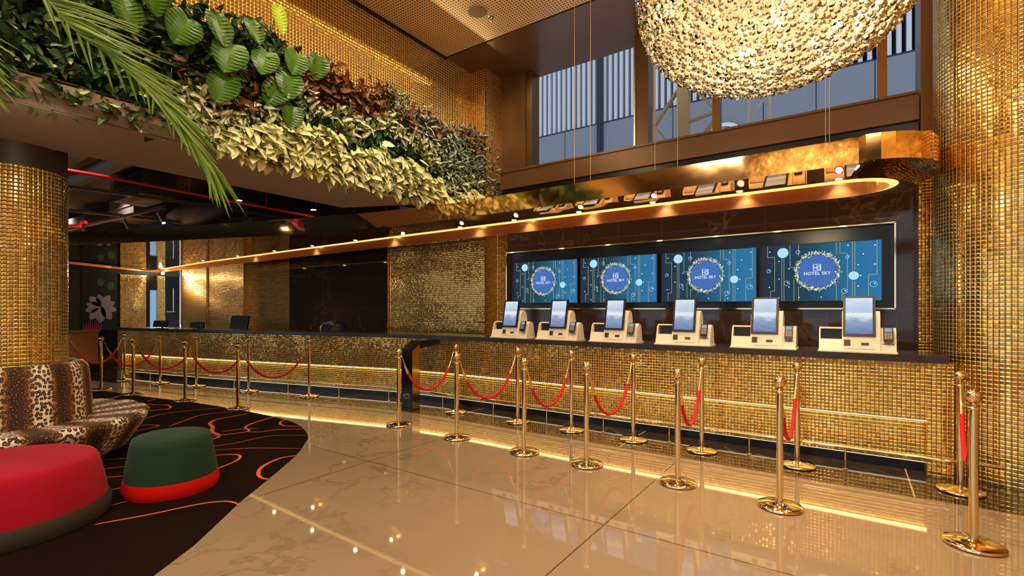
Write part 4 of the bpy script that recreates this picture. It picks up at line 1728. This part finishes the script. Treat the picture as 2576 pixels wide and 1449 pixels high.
rnd = random.Random(21)
SPEC = {'cream': (L_CREAM, 0.15, 0.10), 'vari': (L_VARI, 0.105, 0.058), 'grey': (L_GREY, 0.095, 0.05), 'green': (L_GREEN, 0.11, 0.065), 'red': (L_RED, 0.115, 0.07), 'purp': (L_PURP, 0.085, 0.045)}
MBS = {k: MB() for k in SPEC}


def zone(y, z):
    top = 4.46 + 0.06 * math.sin(y * 3.1) + 0.04 * math.sin(y * 7.3)
    if y > 6.7:
        top -= (y - 6.7) * 0.8
    n_ = 0.10 * math.sin(y * 4 + z * 3) + 0.07 * math.sin(y * 9.1 - z * 6)
    zz = z + n_
    if y < 1.9:
        k = 'green' if rnd.random() < 0.93 else 'vari'
    elif y < 3.1:
        k = 'cream' if (zz < 3.44 and y > 2.35) else 'vari' if zz < 3.72 else 'red' if zz < 3.95 and rnd.random() < 0.6 else 'green'
    elif y < 4.5:
        k = 'cream' if zz < 3.60 else 'green' if zz < 3.76 else 'vari' if zz < 4.02 else 'red'
    elif y < 5.5:
        k = 'cream' if zz < 3.54 else 'green' if zz < 3.74 else 'vari' if zz < 4.1 else 'grey' if rnd.random() < .7 else 'red'
    else:
        k = 'cream' if zz < 3.32 else 'grey' if zz < 4.1 else 'purp' if rnd.random() < .7 else 'grey'
        if zz > 3.32 and zz < 3.6 and rnd.random() < .5:
            k = 'vari'
    return k, top


cntl = 0
for _ in range(13000):
    y = rnd.uniform(-0.6, 7.05)
    z = rnd.uniform(3.08, 4.6)
    k, top = zone(y, z)
    if z > top + rnd.uniform(-0.08, 0.05):
        continue
    if k == 'cream' and rnd.random() < 0.1:
        continue
    if k in ('green', 'red') and rnd.random() < 0.25:
        continue
    m_, L, W = SPEC[k]
    sc_ = rnd.uniform(0.7, 1.25)
    depth = rnd.uniform(0.0, 0.17) + (0.12 if k == 'cream' else 0.06)
    x = -5.36 + depth
    dd = Vector((rnd.uniform(0.25, 1.0), rnd.uniform(-0.9, 0.9), rnd.uniform(-1.2, 0.0) if k == 'cream' else rnd.uniform(-0.9, 0.8)))
    nn = Vector((1.0, rnd.uniform(-0.5, 0.5), rnd.uniform(0.1, 0.9)))
    leaf(MBS[k], (x, y, z), dd, nn, L * sc_, W * sc_, rnd.uniform(0.1, 0.5), rnd.uniform(0.05, 0.4))
    cntl += 1
LBL = {'cream': 'mass of large cream arrowhead leaves spilling over the trough', 'vari': 'small cream and green variegated leaves across the living wall',
       'grey': 'small grey green leaves at the window end of the living wall', 'green': 'dark green small leaves filling the shaded end of the living wall',
       'red': 'russet leaves along the upper edge of the living wall', 'purp': 'dusky purple leaves at the top corner by the window'}
for k in SPEC:
    tag(MBS[k].build('foliage', SPEC[k][0], None), LBL[k], 'foliage', 'living wall planting', kind='stuff')


def monstera_leaf(mb, c, d, nrm, L, W):
    """heart shaped blade with deep side notches"""
    c, d, nrm = Vector(c), Vector(d).normalized(), Vector(nrm)
    sx = d.cross(nrm).normalized()
    nn = sx.cross(d).normalized()
    N_ = 9
    for sgn in (-1, 1):
        for k in range(N_):
            t0, t1 = k / N_, (k + 0.80) / N_

            def wid(t):
                return W / 2 * (math.sin(PI * min(1, (t * 0.86 + 0.13))) ** 0.6)
            pts = []
            for (t, s_) in ((t0, 0.0), (t0 - .05, 1.0), (t1 - .05, 1.02), ((k + 1) / N_, 0.0)):
                w = wid(max(0, min(1, t + .05))) * s_
                dy = -0.10 * L * s_ * (1 - t) + 0.04 * L * s_
                pts.append(c + d * (L * t + dy) + sx * (sgn * w) + nn * (0.16 * w - 0.18 * L * t * t))
            mid0 = pts[0].lerp(pts[1], 0.5) + nn * 0.006
            mid1 = pts[3].lerp(pts[2], 0.5) + nn * 0.006
            if sgn > 0:
                pts = [pts[0], mid0, pts[1], pts[2], mid1, pts[3]]
            else:
                pts = [pts[3], mid1, pts[2], pts[1], mid0, pts[0]]
            i = len(mb.v)
            mb.v += [tuple(q) for q in pts]
            mb.face(range(i, i + 6), 0, [(.5, t0), (.3, t0), (.1, t0), (.1, t1), (.3, t1), (.5, t1)])


MON = [[(2.28, 4.22, .30, 0), (2.05, 4.05, .34, 0), (2.45, 3.98, .36, 0), (2.40, 3.66, .32, 0)],
       [(2.80, 4.08, .30, 0), (2.95, 3.80, .30, 0), (2.62, 4.35, .24, 0), (3.15, 4.22, .30, 0)],
       [(3.05, 3.95, .32, 0), (3.42, 4.30, .28, 0), (3.10, 3.62, .26, 0)],
       [(1.75, 4.25, .28, 0), (1.55, 4.0, .26, 0)]]
MLB = ['broad leaved monstera in the living wall beside the palm frond tip', 'broad leaved monstera below the lime green leaf', 'broad leaved monstera beside the russet leaves', 'half shaded monstera behind the palm frond']
rnd = random.Random(5)
for g, lb in zip(MON, MLB):
    y0, z0 = g[0][0], g[0][1]
    o = empty('monstera_plant', (-5.2, y0, z0))
    tag(o, lb, 'plant', 'monstera plants in the living wall')
    for (y, z, L, _) in g:
        b = MB()
        dd = Vector((rnd.uniform(.0, .35), rnd.uniform(-.45, .45), rnd.uniform(-1, -.7)))
        monstera_leaf(b, (0.12, y - y0, z - z0 + L * .45), dd, (1, rnd.uniform(-.35, .1), rnd.uniform(.1, .5)), L, L * 0.92)
        lf = b.build('leaf', L_MON, o)
        b = MB()
        b.tube([(-0.15, y - y0 + .05, z - z0 + .15), (0.0, y - y0, z - z0 + L * .55), (0.12, y - y0, z - z0 + L * .45)], 0.005, 6)
        b.build('stalk', L_MON, lf)
o = empty('monstera_plant', (-5.2, 2.95, 4.5))
tag(o, 'single bright lime leaf standing above the living wall against the gold mosaic', 'plant')
b = MB()
monstera_leaf(b, (0.05, 0.0, 0.30), (0.1, .25, -1), (1, -.2, .5), 0.28, 0.16)
lf = b.build('leaf', L_LIME, o)
b = MB()
b.tube([(-0.05, -.05, -0.2), (0.0, -.02, 0.1), (0.05, 0.0, 0.30)], 0.005, 6)
b.build('stalk', L_MON, o)


# palm fronds hanging into the top of the view
def at(px, py, d):
    """point seen at a pixel at forward distance d (used to lay out one frond rib)"""
    r = (px - 1288) / 1234.0 * d
    return Vector((r * UX + UY * d, -r * UY + UX * d, 1.5 + (777 - py) / 1234.0 * d))


def frond(name_label, rib_px, d0, d1, spec, seed):
    rr = random.Random(seed)
    pts = []
    n_ = len(rib_px)
    for i, (a, c) in enumerate(rib_px):
        pts.append(at(a, c, d0 + (d1 - d0) * i / (n_ - 1)))
    dense = []
    for i in range(n_ - 1):
        p0, p1, p2, p3 = [pts[min(max(i + k, 0), n_ - 1)] for k in (-1, 0, 1, 2)]
        for k in range(10):
            t = k / 10
            dense.append(0.5 * ((2 * p1) + (-p0 + p2) * t + (2 * p0 - 5 * p1 + 4 * p2 - p3) * t * t + (-p0 + 3 * p1 - 3 * p2 + p3) * t ** 3))
    dense.append(pts[-1])
    root = empty('palm_frond', dense[0])
    tag(root, name_label, 'palm frond', 'palm fronds in the corner')
    b = MB()
    b.tube([p - dense[0] for p in dense], [0.008 * (1 - 0.75 * i / len(dense)) for i in range(len(dense))], 8)
    b.build('rib', L_PALM, root, True)
    b = MB()
    right = Vector((UX, -UY, 0))
    fwd = Vector((UY, UX, 0))
    upv = Vector((0, 0, 1))
    for (side, ang0, ang1, len0, len1, cnt, t0, t1) in spec:
        for k in range(cnt):
            t = t0 + (t1 - t0) * k / cnt
            i = int(t * (len(dense) - 1))
            p = dense[i] - dense[0]
            f = (t - t0) / (t1 - t0)
            a = math.radians(ang0 + (ang1 - ang0) * f + rr.uniform(-5, 5))
            L = (len0 + (len1 - len0) * f) * rr.uniform(0.85, 1.1)
            dd = right * math.cos(a) - upv * math.sin(a) + fwd * rr.uniform(-0.35, 0.25)
            dd.normalize()
            w = 0.0085 + 0.003 * rr.random()
            nv = (-fwd + upv * rr.uniform(0.0, 0.8)).normalized()
            sx = dd.cross(nv).normalized()
            droop = L * rr.uniform(0.02, 0.12)
            j = len(b.v)
            S = 5
            for q in range(S + 1):
                s_ = q / S
                wq = w * (1 - s_) ** 0.5 * (0.6 + 0.8 * min(1, s_ * 4) * 0.6)
                c_ = p + dd * (L * s_) - upv * (droop * s_ * s_)
                b.v.append(tuple(c_ - sx * wq))
                b.v.append(tuple(c_ + nv * wq * 0.35))
                b.v.append(tuple(c_ + sx * wq))
            for q in range(S):
                e0 = j + q * 3
                b.face((e0, e0 + 1, e0 + 4, e0 + 3), 0, [(0, 0), (.5, 0), (.5, 1), (0, 1)])
                b.face((e0 + 1, e0 + 2, e0 + 5, e0 + 4), 0, [(.5, 0), (1, 0), (1, 1), (.5, 1)])
    tag(b.build('leaflets', L_PALM, root), kind='stuff')


frond('long palm frond sweeping down across the planting',
      [(100, -25), (155, 40), (212, 95), (287, 145), (355, 200), (408, 258), (462, 330), (505, 385), (530, 415)], 2.9, 2.75,
      [(1, 8, 62, 0.62, 0.30, 62, 0.02, 1.0), (1, 16, 75, 0.58, 0.24, 60, 0.04, 1.0), (-1, 62, 88, 0.30, 0.10, 16, 0.0, 0.85)], 3)
frond('short palm frond entering from the upper side edge',
      [(-190, -40), (-150, 20), (-110, 70), (-80, 130), (-60, 190)], 3.0, 2.9,
      [(1, 22, 48, 0.52, 0.36, 22, 0.0, 1.0), (1, 30, 60, 0.4, 0.25, 14, 0.2, 1.0)], 8)

# ================================================================ CEILING SERVICES OF THE LOW LOBBY
b = MB()
b.tube([(-8.6, 1.0, 3.34), (-8.35, 2.3, 3.30), (-8.1, 3.6, 3.22), (-7.9, 5.2, 3.15)], 0.022, 10)
for q in ((-8.5, 1.6, 3.33), (-8.15, 3.3, 3.24), (-8.0, 4.4, 3.19)):
    b.tube([q, (q[0], q[1], 4.045)], 0.006, 6)
tag(b.build('sprinkler_pipe', REDP, None, True), 'long straight red sprinkler pipe under the black ceiling', 'pipe')
b = MB()
b.tube([(-13.9, 3.0, 3.25), (-13.4, 3.35, 3.25), (-13.38, 3.36, 3.33), (-13.3, 3.42, 3.33)], 0.035, 10)
tag(b.build('sprinkler_pipe', REDP, None, True), 'short red pipe elbow beside the slim gold column', 'pipe')
b = MB()
b.tube([(-7.3, 2.62, 3.64), (-9.5, 2.58, 3.62), (-12.0, 2.5, 3.60)], 0.12, 16)
tag(b.build('wrapped_duct', DUCTW, None, True), 'pale wrapped round duct just above the slim column', 'duct')
b = MB()
b.tube([(-7.1, 2.2, 3.72), (-9.5, 2.18, 3.70), (-11.5, 2.1, 3.70)], 0.13, 16)
tag(b.build('wrapped_duct', DUCTW, None, True), 'second pale wrapped duct running behind the first one', 'duct')
DU = [((-11.7, 3.4, 3.55, -10.3, 3.95, 3.95), 'grey box duct above the long track light'), ((-13.6, 3.9, 3.45, -12.2, 4.5, 3.9), 'grey box duct with a vertical end near the middle of the black ceiling'),
      ((-9.3, 4.1, 3.7, -8.6, 5.0, 3.98), 'grey box duct close under the red pipe'), ((-17.5, 3.9, 3.3, -15.2, 4.8, 3.8), 'far grey box duct beside the slim gold column')]
for bx, lb in DU:
    b = MB()
    b.box(*bx)
    b.box(bx[0] - .02, bx[1] - .02, bx[2] + .2, bx[3] + .02, bx[4] + .02, bx[2] + .23)
    tag(b.build('box_duct', DUCT), lb, 'duct')
b = MB()
pts = [(-12.0, 4.5, 3.46), (-10.0, 4.75, 3.46)]
b.tube([Vector(pts[0]).lerp(Vector(pts[-1]), k / 40) + Vector((0, 0, 0.0)) for k in range(41)], [0.08 + 0.14 * math.sin(PI * k / 40) ** 0.6 + 0.012 * (k % 2) for k in range(41)], 16)
tag(b.build('flexible_duct', DUCT, None, 60), 'ribbed flexible dark duct bulging from the ceiling', 'duct')


def track(pts, label, spots_at, z):
    o = empty('lighting_track', (pts[0][0], pts[0][1], z))
    tag(o, label, 'lighting track')
    org = Vector((pts[0][0], pts[0][1], z))
    b = MB()
    for a, c in zip(pts[:-1], pts[1:]):
        b.bar(Vector((a[0], a[1], z)) - org, Vector((c[0], c[1], z)) - org, 0.05, 0.05)
    b.build('track', plain('black_track_metal', (0.11, 0.10, 0.10), 0.35), o)
    for a in pts:
        b = MB()
        b.bar(Vector((a[0], a[1], z)) - org, Vector((a[0], a[1], 4.05)) - org, 0.008)
        b.build('hanger_rod', BLACKP, o)
    for (x, y) in spots_at:
        b = MB()
        p = Vector((x, y, z)) - org
        b.tube([p, p - Vector((0, 0, 0.08))], 0.007, 6)
        b.tube([p - Vector((0, 0, 0.08)), p + Vector((0.10, 0.05, -0.26))], 0.028, 12)
        s_ = b.build('spot_head', STEEL, o, True)
        b = MB()
        q = p + Vector((0.10, 0.05, -0.26))
        b.tube([q + Vector((0.0005, 0, -0.001)), q + Vector((0.002, 0.001, -0.006))], 0.024, 12)
        b.build('lens', LAMP, s_)


track([(-14.6, 3.4), (-9.9, 3.6)], 'long angled lighting track with three silver spot heads', [(-13.6, 3.44), (-11.5, 3.53), (-10.1, 3.59)], 3.28)
track([(-9.9, 1.6), (-9.7, 2.8), (-9.5, 4.4), (-9.6, 5.6)], 'black lighting track running lengthwise beside the red pipe', [], 3.36)
track([(-11.8, 2.4), (-11.5, 3.9), (-11.3, 5.6)], 'second lengthwise lighting track further into the lobby', [], 3.30)
for (x, y, lb) in ((-8.6, 1.95, 'first black can pendant from the soffit edge'), (-7.9, 3.9, 'black can pendant under the middle of the red pipe'), (-7.6, 5.0, 'black can pendant near the canopy end of the black ceiling')):
    o = empty('can_pendant', (x, y, 3.3))
    tag(o, lb, 'ceiling light', 'black can lights hanging from the black ceiling')
    b = MB()
    b.lathe([(0.05, -0.10), (0.05, 0.10)], seg=16, capb=False)
    b.build('can', BLACKP, o, True)
    b = MB()
    b.lathe([(0.042, -0.098), (0.042, -0.092)], seg=16)
    b.build('lens', LAMP, o)
    b = MB()
    b.tube([(0, 0, 0.1), (0, 0, 0.75)], 0.006, 6)
    b.build('rod', BLACKP, o)

# perforated ceiling fittings
b = MB()
b.lathe([(0.13, -0.008), (0.135, 0.0)], (-4.24, 5.3, CEIL), 32)
tag(b.build('ceiling_speaker', plain('speaker_grille', (0.17, 0.11, 0.05), 0.6)), 'round flush speaker in the perforated ceiling', 'speaker')
b = MB()
b.lathe([(0.012, -0.06), (0.02, -0.055), (0.012, -0.04), (0.012, -0.01), (0.035, -0.006), (0.04, 0.0)], (-4.15, 5.5, CEIL), 20)
tag(b.build('sprinkler', BRASS, None, True), 'small brass sprinkler head beside the ceiling speaker', 'sprinkler')

# far bright lamp below the canopy corner
b = MB()
b.sphere((-18.2, 6.6, 2.64), 0.045, 12, 8)
kpart('corner_lamp', b, LAMPB, True)
spot('corner_lamp_light', (-18.1, 6.5, 2.55), (-14, 4.5, 0.5), 120, WARM, 120, 0.6)

# ================================================================ POSTER ON THE FAR WALL
ps = empty('flower_poster', (-18.98, 5.2, 1.7))
tag(ps, 'dark poster of a white flower with pink stems on the far wall', 'poster')
b = MB()
b.quad([(0, -0.42, -0.85), (0, 0.44, -0.85), (0, 0.44, 0.95), (0, -0.42, 0.95)])
b.build('sheet', plain('poster_dark_green', (0.012, 0.02, 0.010), 0.5), ps)
b = MB()
PET = plain('poster_petal', (0.36, 0.28, 0.27), 0.6, noise=0.2, nscale=8)
rp = random.Random(2)
for (a, L, w) in ((100, .38, .20), (135, .42, .22), (60, .40, .2), (20, .36, .2), (-20, .4, .22), (-60, .48, .24), (-95, .52, .26), (-125, .5, .24), (-160, .42, .22), (170, .38, .2)):
    t = math.radians(a)
    cxp, czp = 0.05, -0.12
    pts = []
    for k in range(12):
        u = k / 11
        s_ = math.sin(PI * u) ** 0.7
        pts.append((0.004, cxp + math.cos(t) * L * u - math.sin(t) * w * s_ / 2, czp + math.sin(t) * L * u + math.cos(t) * w * s_ / 2))
    for k in range(11, -1, -1):
        u = k / 11
        s_ = math.sin(PI * u) ** 0.7
        pts.append((0.004, cxp + math.cos(t) * L * u + math.sin(t) * w * s_ / 2, czp + math.sin(t) * L * u - math.cos(t) * w * s_ / 2))
    pts = [(0.004 + 0.0004 * (a % 7), min(.43, max(-.41, p[1])), min(.94, max(-.84, p[2]))) for p in pts]
    b.quad(pts)
b.build('petals', PET, ps)
b = MB()
for k in range(9):
    y = -0.40 + 0.05 * k
    b.quad([(0.009, y, -0.84), (0.009, y + 0.04, -0.84), (0.009, y + 0.03 + .01 * (k % 3), -0.62 + .05 * (k % 4))])
b.build('pink_stems', plain('poster_pink', (0.45, 0.05, 0.09), 0.6), ps)
b = MB()
for (cy_, cz_, r) in ((0.02, 0.62, .12), (0.28, 0.52, .13)):
    b.quad([(0.006, cy_ + r * .7 * math.cos(2 * PI * k / 20), cz_ + r * math.sin(2 * PI * k / 20)) for k in range(20)])
b.build('green_buds', plain('poster_bud', (0.06, 0.10, 0.04), 0.6), ps)

# monitors on the reception part of the counter
def monitor(loc, w, h, rz, lb):
    o = empty('desk_monitor', loc, rz)
    tag(o, lb, 'monitor', 'dark monitors on the reception counter')
    b = MB()
    b.obox((0, 0, 0.02 + h / 2), (1, 0, 0), (0, .2, .98), (0, -.98, .2), w / 2, h / 2, 0.016)
    b.build('screen_back', BLACKP, o)
    b = MB()
    b.box(-w * .3, -0.02, 0, w * .3, 0.12, 0.008)
    b.bar((0, 0.04, 0.0), (0, 0.02, h * .4), 0.03)
    b.build('stand', BLACKP, o)


monitor((-9.95, 4.93, 1.085), 0.46, 0.26, 0.25, 'largest dark monitor on the reception counter before the gold mosaic')
monitor((-11.05, 4.62, 1.085), 0.38, 0.12, 0.25, 'low dark terminal beside the largest monitor')
monitor((-12.3, 4.42, 1.085), 0.42, 0.14, 0.25, 'dark terminal near the far end of the reception counter')
ofc = empty('office_chair', (-8.65, 6.15, 0))
tag(ofc, 'dark blue rounded chair back showing behind the reception counter', 'chair')
b = MB()
b.lathe([(0.02, 0.78), (0.24, 0.80), (0.27, 0.95), (0.26, 1.14), (0.20, 1.24), (0.05, 1.26)], seg=28)
b.build('backrest', plain('navy_leather', (0.012, 0.016, 0.05), 0.35), ofc, 60)
b = MB()
b.lathe([(0.27, 0.46), (0.29, 0.5), (0.27, 0.55)], seg=28)
b.build('seat', plain('navy_leather_seat', (0.012, 0.016, 0.05), 0.35), ofc, 60)
b = MB()
b.lathe([(0.26, 0.004), (0.26, 0.02), (0.03, 0.05), (0.03, 0.8)], seg=24)
b.build('pedestal', STEEL, ofc, 60)

# ================================================================ OUTSIDE THE HIGH WINDOW
fb = empty('ribbed_building', (-3.5, 14, 0))
tag(fb, 'grey concrete building with vertical ribs across the street', 'building')
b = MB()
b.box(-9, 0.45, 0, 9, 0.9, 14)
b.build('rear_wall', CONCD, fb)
b = MB()
b.box(-9, 0.0, 0, 9, 0.9, 7.2)
b.build('lower_wall', CONC, fb)
b = MB()
x = -9.0
while x < 9:
    b.box(x, 0.02, 7.2, x + 0.09, 0.45, 14)
    x += 0.178
rbm = b.build('ribs', CONCR, fb)
b = MB()
b.box(-9, 0.01, 7.2, 9, 0.5, 7.25)
x = -8.7
while x < 9:
    b.box(x, -0.006, 0, x + 0.02, 0.0, 7.2)
    x += 1.15
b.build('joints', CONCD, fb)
b = MB()
b.box(-2.95, -0.05, 6.0, -2.75, 0.0, 14)
b.box(-2.9, -0.08, 2, -2.82, -0.04, 7.3)
b.build('drainpipe', CONCD, fb)
# lamp reflections, put in as pale flat rings on the concrete
for (x, z, lb) in ((1.55, 5.95, 'pale ring painted as a lamp reflection near the round column'), (-1.6, 6.2, 'pale ring painted as a lamp reflection behind the steel lattice')):
    b = MB()
    for (r0, r1) in ((0.16, 0.26), (0.0, 0.13)):
        N_ = 32
        for k in range(N_):
            a0, a1 = 2 * PI * k / N_, 2 * PI * (k + 1) / N_
            if r0 > 0:
                b.quad([(x - 1.2 + r0 * 1.6 * math.cos(a0), 13.96, z + r0 * math.sin(a0)), (x - 1.2 + r1 * 1.6 * math.cos(a0), 13.96, z + r1 * math.sin(a0)), (x - 1.2 + r1 * 1.6 * math.cos(a1), 13.96, z + r1 * math.sin(a1)), (x - 1.2 + r0 * 1.6 * math.cos(a1), 13.96, z + r0 * math.sin(a1))])
        if r0 == 0:
            b.quad([(x - 1.2 + r1 * 1.6 * math.cos(2 * PI * k / N_), 13.96, z + r1 * math.sin(2 * PI * k / N_)) for k in range(N_)])
    tag(b.build('lamp_reflection', WHITE), lb, 'lamp')
tr = empty('steel_lattice', (-2.6, 9.3, 4))
tag(tr, 'ochre steel lattice tower standing just outside the window', 'lattice tower')
b = MB()
b.box(-0.05, -0.1, -4, 0.15, 0.1, 5)
b.bar((-0.5, 0, -4), (-0.5, 0, 5), 0.035)
b.bar((0.62, 0, -4), (0.62, 0, 5), 0.05)
b.build('posts', TRUSSM, tr)
b = MB()
zz = -1.6
while zz < 3.5:
    b.bar((-0.5, 0, zz + 1.3), (0.0, 0, zz + .65), 0.10, 0.04)
    b.bar((-0.5, 0, zz), (0.0, 0, zz + .65), 0.10, 0.04)
    b.bar((0.15, 0, zz + .65), (0.62, 0, zz + 1.2), 0.16, 0.04)
    b.bar((0.15, 0, zz + .65), (0.62, 0, zz + .05), 0.12, 0.04)
    b.bar((0.15, 0, zz - .05), (0.62, 0, zz + .03), 0.09, 0.04)
    zz += 1.3
b.build('braces', TRUSSM, tr)
tr2 = empty('steel_lattice', (-1.25, 9.3, 4))
tag(tr2, 'narrow cream steel lattice between the window mullion and the chandelier', 'lattice tower')
b = MB()
b.bar((-0.2, 0, -4), (-0.2, 0, 5), 0.04)
b.bar((0.12, 0, -4), (0.12, 0, 5), 0.04)
b.build('posts', plain('cream_steel_paint', (0.55, 0.48, 0.36), 0.5), tr2)
b = MB()
zz = -2.0
while zz < 3.5:
    b.bar((-0.2, 0, zz), (0.12, 0, zz + 0.35), 0.03)
    b.bar((-0.2, 0, zz + .7), (0.12, 0, zz + 0.35), 0.03)
    zz += 0.7
b.build('braces', plain('cream_steel_brace', (0.5, 0.42, 0.3), 0.5), tr2)
